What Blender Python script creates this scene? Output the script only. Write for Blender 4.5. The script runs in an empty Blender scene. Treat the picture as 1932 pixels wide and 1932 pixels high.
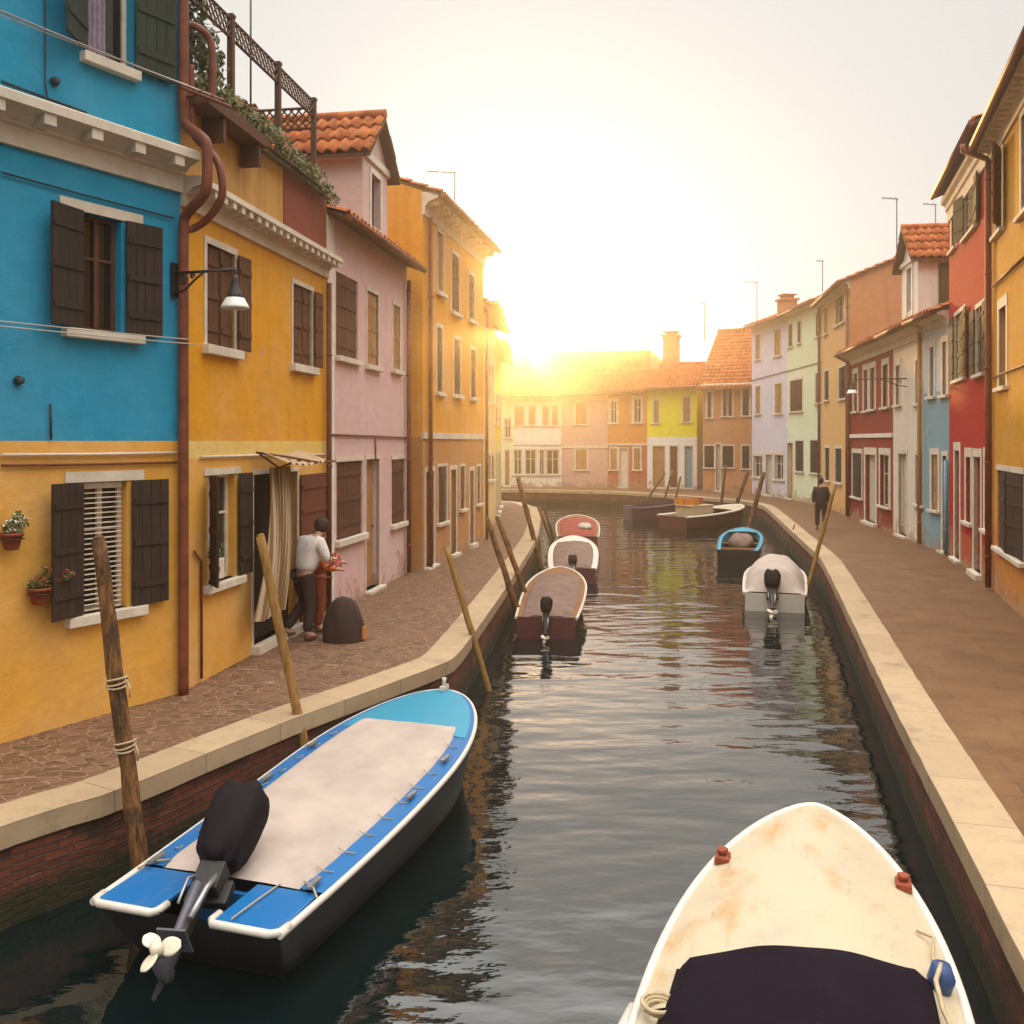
import bpy, bmesh, math, random
from mathutils import Vector, Matrix
R = math.radians
random.seed(7)
sc = bpy.context.scene
col = sc.collection

# ---------------------------------------------------------------- camera, sky, sun, exposure
F, CX, HY, CH = 1750.0, 966.0, 832.0, 3.0          # focal, principal column, horizon row (units of a 1932 px picture), eye height
cam = bpy.data.cameras.new('camera')
cam.sensor_width = 36; cam.lens = 36 * F / 1932
cam.shift_x = 0.0; cam.shift_y = (HY - 966) / 1932
cam.clip_start = 0.05; cam.clip_end = 4000
camo = bpy.data.objects.new('camera', cam); col.objects.link(camo)
camo.location = (0, 0, CH); camo.rotation_euler = (R(90), 0, 0)
sc.camera = camo

SUN_EL, SUN_AZ = 6.6, 0.5                       # degrees; azimuth from the view axis, positive = right
w = bpy.data.worlds.new('World'); sc.world = w; w.use_nodes = True
nt = w.node_tree; nt.nodes.clear()
sky = nt.nodes.new('ShaderNodeTexSky'); sky.sky_type = 'NISHITA'; sky.sun_disc = False
sky.sun_elevation = R(SUN_EL); sky.sun_rotation = R(SUN_AZ)
sky.dust_density = 6; sky.air_density = 1.0; sky.ozone_density = 1.0
hs = nt.nodes.new('ShaderNodeHueSaturation'); hs.inputs['Saturation'].default_value = 0.16
tint = nt.nodes.new('ShaderNodeMix'); tint.data_type = 'RGBA'; tint.blend_type = 'MULTIPLY'; tint.inputs[0].default_value = 1
tint.inputs[7].default_value = (1.0, 0.975, 0.935, 1)
geo = nt.nodes.new('ShaderNodeTexCoord'); sep = nt.nodes.new('ShaderNodeSeparateXYZ')
ramp = nt.nodes.new('ShaderNodeMapRange')          # overcast sky: brighter towards the zenith
ramp.inputs['From Min'].default_value = 0.45; ramp.inputs['From Max'].default_value = 0.95
ramp.inputs['To Min'].default_value = 1.16; ramp.inputs['To Max'].default_value = 7.4
mul = nt.nodes.new('ShaderNodeVectorMath'); mul.operation = 'SCALE'
bg = nt.nodes.new('ShaderNodeBackground'); bg.inputs['Strength'].default_value = 0.11
out = nt.nodes.new('ShaderNodeOutputWorld')
L = nt.links.new
even = nt.nodes.new('ShaderNodeMix'); even.data_type = 'RGBA'; even.inputs[0].default_value = 0.88   # thin even cloud over the clear sky
even.inputs[7].default_value = (8.0, 8.0, 8.0, 1)
L(sky.outputs[0], hs.inputs['Color']); L(hs.outputs[0], even.inputs[6]); L(even.outputs[2], tint.inputs[6]); L(tint.outputs[2], mul.inputs[0])
L(geo.outputs['Generated'], sep.inputs[0]); L(sep.outputs['Z'], ramp.inputs['Value']); L(ramp.outputs[0], mul.inputs['Scale'])
L(mul.outputs[0], bg.inputs['Color']); L(bg.outputs[0], out.inputs['Surface'])

sl = bpy.data.lights.new('sun', 'SUN'); sl.energy = 3.4; sl.angle = R(0.6); sl.color = (1.0, 0.58, 0.20)
so = bpy.data.objects.new('sun', sl); col.objects.link(so)
d = Vector((math.sin(R(SUN_AZ)) * math.cos(R(SUN_EL)), math.cos(R(SUN_AZ)) * math.cos(R(SUN_EL)), math.sin(R(SUN_EL))))
so.rotation_euler = d.to_track_quat('Z', 'Y').to_euler()
so.location = (0, 0, 40)

sc.view_settings.view_transform = 'Standard'; sc.view_settings.look = 'None'
sc.view_settings.exposure = -0.28; sc.view_settings.gamma = 1
sc.render.engine = 'CYCLES'
sc.cycles.use_denoising = True
sc.cycles.max_bounces = 8; sc.cycles.diffuse_bounces = 4; sc.cycles.glossy_bounces = 4
sc.cycles.volume_bounces = 1
sc.cycles.caustics_reflective = False; sc.cycles.caustics_refractive = False

WATER = -0.82

# ---------------------------------------------------------------- helpers
def xy(px, py, z=0.0):
    """point seen at a pixel that lies at height z"""
    Y = F * (CH - z) / (py - HY)
    return Vector(((px - CX) / F * Y, Y, z))
def at(px, py, Y):
    return Vector(((px - CX) / F * Y, Y, CH - (py - HY) / F * Y))

class MB:
    def __init__(s, M=None):
        s.bm = bmesh.new(); s.uv = s.bm.loops.layers.uv.new('UV'); s.M = M
    def v(s, p):
        p = Vector(p)
        return s.bm.verts.new(s.M @ p if s.M else p)
    def face(s, pts, mi=0, uv=None, smooth=False):
        f = s.bm.faces.new([s.v(p) for p in pts]); f.material_index = mi; f.smooth = smooth
        if uv:
            for l, q in zip(f.loops, uv): l[s.uv].uv = q
        return f
    def box(s, x0, x1, y0, y1, z0, z1, mi=0):
        vs = [s.v((x, y, z)) for z in (z0, z1) for (x, y) in ((x0, y0), (x1, y0), (x1, y1), (x0, y1))]
        for q in ((0, 3, 2, 1), (4, 5, 6, 7), (0, 1, 5, 4), (1, 2, 6, 5), (2, 3, 7, 6), (3, 0, 4, 7)):
            f = s.bm.faces.new([vs[i] for i in q]); f.material_index = mi
    def tube(s, path, r, n=8, mi=0, smooth=True, caps=True):
        path = [Vector(p) for p in path]; rings = []
        m = len(path); a = None
        for i, p in enumerate(path):
            t = (path[min(i + 1, m - 1)] - path[max(i - 1, 0)]).normalized()
            if a is not None: a = a - t * a.dot(t)     # carry the frame along the path
            if a is None or a.length < 1e-4:
                a = t.cross(Vector((0, 0, 1)))
                if a.length < 1e-3: a = t.cross(Vector((0, 1, 0)))
            a.normalize(); b = t.cross(a).normalized()
            rr = r[i] if isinstance(r, (list, tuple)) else r
            rings.append([s.v(p + (a * math.cos(2 * math.pi * k / n) + b * math.sin(2 * math.pi * k / n)) * rr) for k in range(n)])
        for i in range(m - 1):
            for k in range(n):
                f = s.bm.faces.new((rings[i][k], rings[i][(k + 1) % n], rings[i + 1][(k + 1) % n], rings[i + 1][k]))
                f.material_index = mi; f.smooth = smooth
        if caps:
            for q in (rings[0], rings[-1]):
                f = s.bm.faces.new(q); f.material_index = mi
    def lathe(s, prof, o=(0, 0, 0), n=16, mi=0, sx=1, sy=1, smooth=True):
        o = Vector(o); rings = []
        for (r, z) in prof:
            rings.append([s.v(o + Vector((sx * r * math.cos(2 * math.pi * k / n), sy * r * math.sin(2 * math.pi * k / n), z))) for k in range(n)])
        for i in range(len(rings) - 1):
            for k in range(n):
                f = s.bm.faces.new((rings[i][k], rings[i][(k + 1) % n], rings[i + 1][(k + 1) % n], rings[i + 1][k]))
                f.material_index = mi; f.smooth = smooth
        for q in (rings[0], rings[-1]):
            try: f = s.bm.faces.new(q); f.material_index = mi
            except ValueError: pass
    def grid(s, fn, nu, nv, mi=0, smooth=True):
        vs = [[s.v(fn(i / nu, j / nv)) for j in range(nv + 1)] for i in range(nu + 1)]
        for i in range(nu):
            for j in range(nv):
                f = s.bm.faces.new((vs[i][j], vs[i + 1][j], vs[i + 1][j + 1], vs[i][j + 1])); f.material_index = mi; f.smooth = smooth
    def build(s, name, mats, parent=None, bevel=0, recalc=True):
        if recalc: bmesh.ops.recalc_face_normals(s.bm, faces=s.bm.faces)
        me = bpy.data.meshes.new(name); s.bm.to_mesh(me); s.bm.free()
        for m in (mats if isinstance(mats, (list, tuple)) else [mats]): me.materials.append(m)
        o = bpy.data.objects.new(name, me); col.objects.link(o)
        if parent is not None: o.parent = parent
        if bevel:
            b = o.modifiers.new('bevel', 'BEVEL'); b.width = bevel; b.segments = 2; b.limit_method = 'ANGLE'
        return o

def tag(o, label=None, cat=None, group=None, kind=None):
    if label: o['label'] = label
    if cat: o['category'] = cat
    if group: o['group'] = group
    if kind: o['kind'] = kind
    return o
def empty(name, loc, rz=0, label=None, cat=None, group=None):
    o = bpy.data.objects.new(name, None); col.objects.link(o); o.empty_display_size = 0.2
    o.location = loc; o.rotation_euler = (0, 0, rz)
    return tag(o, label, cat, group)

# ---------------------------------------------------------------- materials
class N:
    def __init__(s, name):
        s.m = bpy.data.materials.new(name); s.m.use_nodes = True
        s.t = s.m.node_tree; s.b = s.t.nodes['Principled BSDF']
    def n(s, t, **k):
        q = s.t.nodes.new(t)
        for a, b in k.items():
            if hasattr(q, a) and a not in q.inputs: setattr(q, a, b)
            else: q.inputs[a].default_value = b
        return q
    def l(s, a, b): s.t.links.new(a, b)
    def coord(s, scale=(1, 1, 1), loc=(0, 0, 0), kind='Object', rot=(0, 0, 0)):
        c = s.n('ShaderNodeTexCoord'); m = s.n('ShaderNodeMapping')
        m.inputs['Scale'].default_value = scale; m.inputs['Location'].default_value = loc; m.inputs['Rotation'].default_value = rot
        s.l(c.outputs[kind], m.inputs[0]); return m.outputs[0]
    def noise(s, vec, scale, detail=4, rough=0.55):
        q = s.n('ShaderNodeTexNoise'); q.inputs['Scale'].default_value = scale; q.inputs['Detail'].default_value = detail
        q.inputs['Roughness'].default_value = rough; s.l(vec, q.inputs['Vector']); return q.outputs['Fac']
    def ramp(s, fac, lo, hi, a=0.0, b=1.0):
        q = s.n('ShaderNodeMapRange'); q.inputs['From Min'].default_value = lo; q.inputs['From Max'].default_value = hi
        q.inputs['To Min'].default_value = a; q.inputs['To Max'].default_value = b
        s.l(fac, q.inputs['Value']); return q.outputs[0]
    def mix(s, fac, a, b, mode='MIX'):
        q = s.n('ShaderNodeMix'); q.data_type = 'RGBA'; q.blend_type = mode
        for i, x in ((0, fac), (6, a), (7, b)):
            if isinstance(x, (int, float)): q.inputs[i].default_value = x
            elif isinstance(x, (tuple, list)): q.inputs[i].default_value = (*x[:3], 1)
            else: s.l(x, q.inputs[i])
        return q.outputs[2]
    def bump(s, h, strength=0.3, dist=0.02):
        q = s.n('ShaderNodeBump'); q.inputs['Strength'].default_value = strength; q.inputs['Distance'].default_value = dist
        s.l(h, q.inputs['Height']); s.l(q.outputs[0], s.b.inputs['Normal'])
    def done(s, colr, rough=0.8, spec=0.3, metal=0.0):
        if isinstance(colr, (tuple, list)): s.b.inputs['Base Color'].default_value = (*colr[:3], 1)
        else: s.l(colr, s.b.inputs['Base Color'])
        s.b.inputs['Roughness'].default_value = rough; s.b.inputs['Specular IOR Level'].default_value = spec
        s.b.inputs['Metallic'].default_value = metal
        return s.m
def sc3(c, k): return tuple(min(1, x * k) for x in c)
_mc = {}
def plain(name, c, rough=0.7, var=0.12, scale=6, bump=0.15, bscale=60, spec=0.3, metal=0):
    if name in _mc: return _mc[name]
    n = N(name); v = n.coord()
    f = n.noise(v, scale, 5); f2 = n.noise(v, bscale, 3)
    cc = n.mix(n.ramp(f, 0.3, 0.7), sc3(c, 1 - var), sc3(c, 1 + var))
    if bump: n.bump(f2, bump, 0.01)
    _mc[name] = n.done(cc, rough, spec, metal); return _mc[name]
def plaster(name, c, fade=0.25, stain=0.35, seed=None, patch=None, base=True):
    """painted stucco: mottled paint, faded patches, rain streaks, grainy bump, a few chips"""
    n = N(name); rnd = random.Random(name); off = (rnd.uniform(0, 50), rnd.uniform(0, 50), rnd.uniform(0, 50))
    v = n.coord(loc=off); vs = n.coord(scale=(3.0, 3.0, 0.22), loc=off)
    big = n.noise(v, 0.7, 6, 0.6); mid = n.noise(v, 4, 6, 0.65); fine = n.noise(v, 70, 4, 0.7); st = n.noise(vs, 1.6, 5, 0.6)
    lum = 0.2126 * c[0] + 0.7152 * c[1] + 0.0722 * c[2]
    pale = tuple(x * 0.72 + 0.28 * min(1, lum * 1.1 + 0.12) for x in c)
    dark = tuple(x * 0.62 for x in c)
    a = n.mix(n.ramp(big, 0.40, 0.66, 0, min(1, fade * 2.2)), c, pale)
    a = n.mix(n.ramp(mid, 0.38, 0.68, 0, 0.36), a, sc3(c, 0.74))
    a = n.mix(n.ramp(st, 0.52, 0.78, 0, stain), a, dark)
    chip = n.noise(v, 2.3, 8, 0.75)
    a = n.mix(n.ramp(chip, 0.66, 0.68, 0, 0.6), a, patch or (0.42, 0.34, 0.26))
    if base:                                        # salt damp: flaked paint with a ragged top edge, low on the wall
        sp = n.n('ShaderNodeSeparateXYZ'); n.l(n.coord(), sp.inputs[0])
        ad = n.n('ShaderNodeMath', operation='MULTIPLY_ADD'); n.l(chip, ad.inputs[0]); ad.inputs[1].default_value = -3.2; n.l(sp.outputs[2], ad.inputs[2])
        m_ = n.ramp(ad.outputs[0], -1.42, -1.34, .75, 0)
        a = n.mix(m_, a, n.mix(n.ramp(mid, .35, .65), (0.44, 0.30, 0.19), (0.27, 0.15, 0.09)))
    hsum = n.n('ShaderNodeMath', operation='ADD'); n.l(fine, hsum.inputs[0]); n.l(n.ramp(mid, 0.2, 0.8, 0, 3.5), hsum.inputs[1])
    n.bump(hsum.outputs[0], 0.35, 0.012)
    return n.done(a, 0.85, 0.25)
def tiles():
    n = N('terracotta_tile'); v = n.coord()
    vo = n.n('ShaderNodeTexVoronoi'); vo.inputs['Scale'].default_value = 4.2; n.l(v, vo.inputs['Vector'])
    sep = n.n('ShaderNodeSeparateColor'); n.l(vo.outputs['Color'], sep.inputs[0])
    a = n.mix(sep.outputs[0], (0.33, 0.075, 0.022), (0.54, 0.175, 0.052))
    f = n.noise(v, 3, 6, 0.7)
    a = n.mix(n.ramp(f, 0.5, 0.68, 0, 0.6), a, (0.13, 0.085, 0.05))
    n.bump(n.noise(v, 40, 4), 0.4, 0.01)
    return n.done(a, 0.85, 0.2)
def wood(name, c, k=0.6, rough=0.8):
    if name in _mc: return _mc[name]
    n = N(name); v = n.coord(scale=(9, 9, 0.7)); f = n.noise(v, 4, 6, 0.7); g = n.noise(n.coord(), 1.5, 4)
    a = n.mix(n.ramp(f, 0.35, 0.7), sc3(c, k), sc3(c, 1.25)); a = n.mix(n.ramp(g, 0.5, 0.7, 0, 0.5), a, sc3(c, 0.55))
    n.bump(f, 0.5, 0.01)
    _mc[name] = n.done(a, rough, 0.25); return _mc[name]

M = {}
M['stone'] = plain('istrian_stone', (0.60, 0.52, 0.41), 0.75, 0.16, 3, 0.3, 45)
M['white'] = plain('white_paint', (0.68, 0.62, 0.53), 0.7, 0.12, 5, 0.15)
M['tile'] = tiles()
M['shut_dark'] = wood('dark_brown_shutter_wood', (0.045, 0.028, 0.02))
M['shut_green'] = wood('dark_green_shutter_wood', (0.035, 0.045, 0.03))
M['shut_brown'] = wood('brown_shutter_wood', (0.12, 0.05, 0.025))
M['shut_olive'] = wood('olive_shutter_wood', (0.10, 0.075, 0.035))
M['door_red'] = wood('red_brown_door_wood', (0.17, 0.055, 0.03))
M['door_tan'] = wood('tan_door_wood', (0.42, 0.22, 0.09))
M['door_grey'] = plain('pale_grey_door_paint', (0.48, 0.42, 0.35), 0.6)
M['frame'] = plain('cream_window_paint', (0.66, 0.56, 0.44), 0.6)
M['blue_grey'] = plain('blue_grey_paint', (0.17, 0.30, 0.36), 0.6)
M['pipe'] = plain('rusty_brown_pipe_paint', (0.17, 0.048, 0.022), 0.55, 0.3, 5, 0.15)
M['iron'] = plain('black_iron', (0.02, 0.018, 0.016), 0.55, 0.2, 10, 0.1, 60, 0.4)
M['steel'] = plain('galvanised_steel', (0.35, 0.34, 0.33), 0.4, 0.15, 9, 0.05, 60, 0.5, 0.8)
M['brick_trim'] = plain('brick_trim', (0.36, 0.16, 0.08), 0.85, 0.2, 8, 0.4)
M['cable'] = plain('pale_cable', (0.45, 0.38, 0.32), 0.6)
M['cable_dark'] = plain('dark_cable', (0.03, 0.03, 0.035), 0.6)
M['post'] = None
M['lampglass'] = plain('opal_lamp_glass', (0.75, 0.72, 0.66), 0.25, 0.04, 5, 0)
M['tarp_black'] = plain('black_canvas', (0.009, 0.006, 0.008), 0.8, 0.3, 5, 0.5, 30, .15)
M['leaf'] = plain('green_leaf', (0.055, 0.085, 0.02), 0.6, 0.5, 9, 0)
M['leaf_dry'] = plain('yellow_green_leaf', (0.16, 0.13, 0.03), 0.6, 0.4, 9, 0)
M['terracotta'] = plain('terracotta_pot', (0.20, 0.05, 0.025), 0.8, 0.2, 8, 0.2)
M['red_petal'] = plain('red_petal', (0.45, 0.03, 0.03), 0.6)
M['white_petal'] = plain('white_petal', (0.7, 0.68, 0.6), 0.6)
def glass():
    n = N('dark_window_glass'); v = n.coord(); f = n.noise(v, 2, 2)
    n.bump(f, 0.05, 0.02)
    return n.done((0.018, 0.014, 0.012), 0.06, 0.5)
M['glass'] = glass()
M['awning'] = plain('faded_awning_canvas', (0.40, 0.28, 0.17), 0.9, 0.2, 8, 0.3)
M['curtain'] = plain('lilac_curtain', (0.30, 0.24, 0.30), 0.9, 0.25, 12, 0.3)
def old_wood_post():
    n = N('weathered_mooring_post'); v = n.coord(scale=(12, 12, 0.9)); f = n.noise(v, 3, 7, 0.75); g = n.noise(n.coord(), 3.5, 6, 0.7)
    a = n.mix(n.ramp(f, 0.38, 0.62), (0.035, 0.018, 0.011), (0.27, 0.125, 0.042)); a = n.mix(n.ramp(g, 0.50, 0.58, 0, 0.85), a, (0.05, 0.03, 0.02))
    n.bump(f, 0.8, 0.02); return n.done(a, 0.85, 0.2)
M['post'] = old_wood_post()
M['post_pale'] = wood('pale_mooring_post_wood', (0.30, 0.16, 0.045), 0.5)
def quay_brick():
    n = N('wet_canal_brick'); v = n.coord(kind='UV')
    b = n.n('ShaderNodeTexBrick'); n.l(v, b.inputs['Vector'])
    b.inputs['Scale'].default_value = 1; b.inputs['Brick Width'].default_value = 0.25; b.inputs['Row Height'].default_value = 0.068
    b.inputs['Mortar Size'].default_value = 0.009; b.inputs['Mortar Smooth'].default_value = 0.5
    b.inputs['Color1'].default_value = (0.20, 0.055, 0.03, 1); b.inputs['Color2'].default_value = (0.085, 0.03, 0.022, 1); b.inputs['Mortar'].default_value = (0.09, 0.06, 0.045, 1)
    f = n.noise(v, 2.2, 7, 0.7); g = n.noise(v, 9, 5, 0.7)
    a = n.mix(n.ramp(f, 0.48, 0.66, 0, 0.85), b.outputs['Color'], (0.03, 0.022, 0.015)); a = n.mix(n.ramp(g, 0.62, 0.72, 0, 0.6), a, (0.30, 0.15, 0.09))
    # tide line: algae below a ragged height
    sp = n.n('ShaderNodeSeparateXYZ'); n.l(v, sp.inputs[0])
    ad = n.n('ShaderNodeMath', operation='ADD'); n.l(sp.outputs[1], ad.inputs[0]); n.l(n.ramp(g, 0.2, 0.8, -0.10, 0.10), ad.inputs[1])
    a = n.mix(n.ramp(ad.outputs[0], -0.62, -0.48, 0.9, 0), a, (0.024, 0.028, 0.011))
    h = n.n('ShaderNodeMath', operation='MULTIPLY_ADD'); n.l(b.outputs['Fac'], h.inputs[0]); h.inputs[1].default_value = -1; n.l(g, h.inputs[2])
    n.bump(h.outputs[0], 0.9, 0.02); return n.done(a, 0.7, 0.3)
M['brick'] = quay_brick()
def coping():
    n = N('white_quay_coping'); v = n.coord(kind='UV')
    b = n.n('ShaderNodeTexBrick'); n.l(v, b.inputs['Vector']); b.offset = 0
    b.inputs['Scale'].default_value = 1; b.inputs['Brick Width'].default_value = 1.05; b.inputs['Row Height'].default_value = 5
    b.inputs['Mortar Size'].default_value = 0.006
    b.inputs['Color1'].default_value = (0.44, 0.32, 0.19, 1); b.inputs['Color2'].default_value = (0.37, 0.265, 0.155, 1); b.inputs['Mortar'].default_value = (0.16, 0.12, 0.09, 1)
    f = n.noise(n.coord(), 3, 7, 0.7); f2 = n.noise(n.coord(loc=(9, 4, 2)), 1.1, 8, 0.75); f3 = n.noise(n.coord(), 17, 5, .7)
    a = n.mix(n.ramp(f, 0.45, 0.72, 0, 0.65), b.outputs['Color'], (0.30, 0.21, 0.14)); a = n.mix(n.ramp(f2, 0.55, 0.66, 0, 0.6), a, (0.16, 0.115, 0.08)); a = n.mix(n.ramp(f3, 0.62, 0.70, 0, 0.5), a, (0.11, 0.08, 0.055))
    n.bump(n.noise(n.coord(), 30, 5, 0.7), 0.35, 0.012); return n.done(a, 0.75, 0.3)
M['coping'] = coping()
def pave_left():
    n = N('irregular_porphyry_paving'); v = n.coord(scale=(5.8, 10.5, 1), rot=(0, 0, R(31)))
    wv = n.n('ShaderNodeMix'); wv.data_type = 'RGBA'; wv.blend_type = 'LINEAR_LIGHT'
    q = n.n('ShaderNodeTexNoise'); q.inputs['Scale'].default_value = 2; n.l(v, q.inputs['Vector'])
    wv.inputs[0].default_value = 0.12; n.l(v, wv.inputs[6]); n.l(q.outputs['Color'], wv.inputs[7])
    e = n.n('ShaderNodeTexVoronoi'); e.feature = 'DISTANCE_TO_EDGE'; e.inputs['Scale'].default_value = 1.0; n.l(wv.outputs[2], e.inputs['Vector'])
    c = n.n('ShaderNodeTexVoronoi'); c.inputs['Scale'].default_value = 1.0; n.l(wv.outputs[2], c.inputs['Vector'])
    sp = n.n('ShaderNodeSeparateColor'); n.l(c.outputs['Color'], sp.inputs[0])
    a = n.mix(sp.outputs[0], (0.085, 0.038, 0.018), (0.175, 0.086, 0.044))
    f = n.noise(n.coord(), 14, 6, 0.7); a = n.mix(n.ramp(f, 0.4, 0.7, 0, 0.4), a, (0.20, 0.11, 0.06))
    j = n.ramp(e.outputs['Distance'], 0.015, 0.06, 1, 0)
    a = n.mix(j, a, (0.27, 0.17, 0.10))
    n.bump(n.ramp(e.outputs['Distance'], 0.0, 0.12), 0.7, 0.015); return n.done(a, 0.7, 0.35)
def pave_right():
    n = N('brown_slab_paving'); v = n.coord(rot=(0, 0, R(15)))
    b = n.n('ShaderNodeTexBrick'); n.l(v, b.inputs['Vector'])
    b.inputs['Scale'].default_value = 1; b.inputs['Brick Width'].default_value = 0.62; b.inputs['Row Height'].default_value = 0.31
    b.inputs['Mortar Size'].default_value = 0.006; b.inputs['Color1'].default_value = (0.155, 0.072, 0.024, 1); b.inputs['Color2'].default_value = (0.115, 0.050, 0.015, 1)
    b.inputs['Mortar'].default_value = (0.045, 0.026, 0.016, 1)
    f = n.noise(n.coord(), 1.3, 7, 0.7); g = n.noise(n.coord(), 25, 5, 0.7)
    a = n.mix(n.ramp(f, 0.42, 0.62, 0, 0.75), b.outputs['Color'], (0.185, 0.095, 0.036)); a = n.mix(n.ramp(g, 0.5, 0.68, 0, 0.55), a, (0.07, 0.042, 0.028))
    h = n.n('ShaderNodeMath', operation='MULTIPLY_ADD'); n.l(b.outputs['Fac'], h.inputs[0]); h.inputs[1].default_value = -1.5; n.l(g, h.inputs[2])
    n.bump(h.outputs[0], 0.5, 0.008); return n.done(a, 0.7, 0.35)
def water_mat():
    n = N('canal_water')
    v1 = n.coord(scale=(0.55, 1.25, 1), rot=(0, 0, R(-6))); v2 = n.coord(scale=(1.0, 1.9, 1), rot=(0, 0, R(10)))
    a = n.noise(v1, 1.1, 2, 0.5); b = n.noise(v2, 3.0, 3, 0.5); c = n.noise(n.coord(), 0.25, 2)
    m1 = n.n('ShaderNodeMath', operation='MULTIPLY_ADD'); n.l(b, m1.inputs[0]); m1.inputs[1].default_value = 0.13; n.l(a, m1.inputs[2])
    m2 = n.n('ShaderNodeMath', operation='MULTIPLY'); n.l(m1.outputs[0], m2.inputs[0]); n.l(n.ramp(c, 0.35, 0.65, 0.6, 1.15), m2.inputs[1])
    n.bump(m2.outputs[0], 1.0, 0.05)
    n.b.inputs['IOR'].default_value = 2.0
    return n.done((0.003, 0.008, 0.008), 0.02, 0.55)
M['pave_left'] = pave_left(); M['pave_right'] = pave_right(); M['water'] = water_mat()
HAZE = 0.0028
# ---------------------------------------------------------------- the setting
mb = MB(); mb.face([(-900, -300, WATER), (900, -300, WATER), (900, 1500, WATER), (-900, 1500, WATER)])
tag(mb.build('water', M['water']), kind='structure')
mb = MB(); mb.face([(-900, -300, -3.2), (900, -300, -3.2), (900, 1500, -3.2), (-900, 1500, -3.2)])
tag(mb.build('ground', plain('canal_mud', (0.06, 0.05, 0.035), 0.9)), kind='structure')

QL = [(-8.2, -0.2), (-4.1, 6.95), (-3.38, 7.94), (-2.37, 9.94), (-1.0, 12.3), (-0.72, 13.3), (-0.12, 18.9), (0.83, 29.5), (1.25, 40.5), (0.9, 42.6), (-0.6, 46.4), (-14, 49.0)]
QR = [(-0.4, -8), (1.55, 0.0), (3.11, 5.96), (4.44, 11.0), (6.49, 18.5), (7.9, 23.84), (9.2, 30.4), (10.6, 37.5), (11.6, 43.0), (11.4, 46.5), (9.6, 50.0), (6.3, 54.6), (2.3, 56.6), (-3.0, 57.2), (-16, 57.5)]
def smooth_line(P, n=6):
    out = []
    for i in range(len(P) - 1):
        p0 = Vector(P[max(i - 1, 0)]); p1 = Vector(P[i]); p2 = Vector(P[i + 1]); p3 = Vector(P[min(i + 2, len(P) - 1)])
        for k in range(n):
            t = k / n; k_ = 0.5 * (p2 - p0) * 0.6, 0.5 * (p3 - p1) * 0.6
            h = (2*t**3 - 3*t**2 + 1) * p1 + (t**3 - 2*t**2 + t) * k_[0] + (-2*t**3 + 3*t**2) * p2 + (t**3 - t**2) * k_[1]
            out.append(h)
    out.append(Vector(P[-1])); return out
def offset_line(P, dist):
    out = []
    for i, p in enumerate(P):
        t = (P[min(i + 1, len(P) - 1)] - P[max(i - 1, 0)]).normalized()
        out.append(p + Vector((-t.y, t.x)) * dist)
    return out
def quay(P, side, label, name, W=0.46):
    """coping stone and brick wall along the canal edge; side +1 = land to the left of the line's direction"""
    inner = offset_line(P, side * W)
    t = empty('quay_wall', (P[0].x, P[0].y, 0), 0, label, 'quay wall')
    inv = Matrix.Translation((-P[0].x, -P[0].y, 0))
    mb = MB(inv); s = 0
    for i in range(len(P) - 1):
        a, b, c, e = P[i], P[i + 1], inner[i + 1], inner[i]; l = (b - a).length
        z = 0.012
        mb.face([(a.x, a.y, z), (b.x, b.y, z), (c.x, c.y, z), (e.x, e.y, z)], 0, [(s, 0), (s + l, 0), (s + l, W), (s, W)])
        mb.face([(a.x, a.y, -0.17), (b.x, b.y, -0.17), (b.x, b.y, z), (a.x, a.y, z)], 0, [(s, -0.2), (s + l, -0.2), (s + l, 0), (s, 0)])
        s += l
    mb.build('coping', M['coping'], t)
    mb = MB(inv); s = 0; Q = offset_line(P, side * 0.045)
    for i in range(len(P) - 1):
        a, b = Q[i], Q[i + 1]; l = (b - a).length
        a0, b0 = P[i], P[i + 1]
        mb.face([(a.x, a.y, -2.6), (b.x, b.y, -2.6), (b.x, b.y, -0.17), (a.x, a.y, -0.17)], 0, [(s, -2.6), (s + l, -2.6), (s + l, -0.17), (s, -0.17)])
        mb.face([(a.x, a.y, -0.17), (b.x, b.y, -0.17), (b0.x, b0.y, -0.17), (a0.x, a0.y, -0.17)], 0, [(s, -0.17), (s + l, -0.17), (s + l, -0.13), (s, -0.13)])
        s += l
    mb.build('brick_face', M['brick'], t)
    return inner
def worn(P, step=.3, jit=.006):
    out = [P[0]]; rj = random.Random(5)
    for a, b in zip(P, P[1:]):
        n = max(1, int((b - a).length / step)); t = (b - a).normalized(); nn = Vector((-t.y, t.x))
        for i in range(1, n + 1): out.append(a.lerp(b, i / n) + nn * rj.uniform(-jit, jit))
    return out
PL, PR = worn(smooth_line(QL)), worn(smooth_line(QR))
il = quay(PL, 1, 'brick canal wall with white stone edge beside the blue boat, under the left pavement', 'left')
ir = quay(PR, -1, 'brick canal wall with broad white stone edge below the wide brown pavement beside the red house', 'right')
def land(P, far, name, m, z):
    mb = MB(); pts = [(p.x, p.y, z) for p in P] + [(q[0], q[1], z) for q in far]
    f = mb.face(pts); bmesh.ops.triangulate(mb.bm, faces=[f])
    return tag(mb.build(name, m), kind='structure')
land(offset_line(PL, 0.44), [(-60, 49), (-60, -0.2)], 'pavement', M['pave_left'], 0.0)
land(offset_line(PR, -0.44), [(-16, 140), (120, 140), (120, -8)], 'pavement', M['pave_right'], 0.0)

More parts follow.
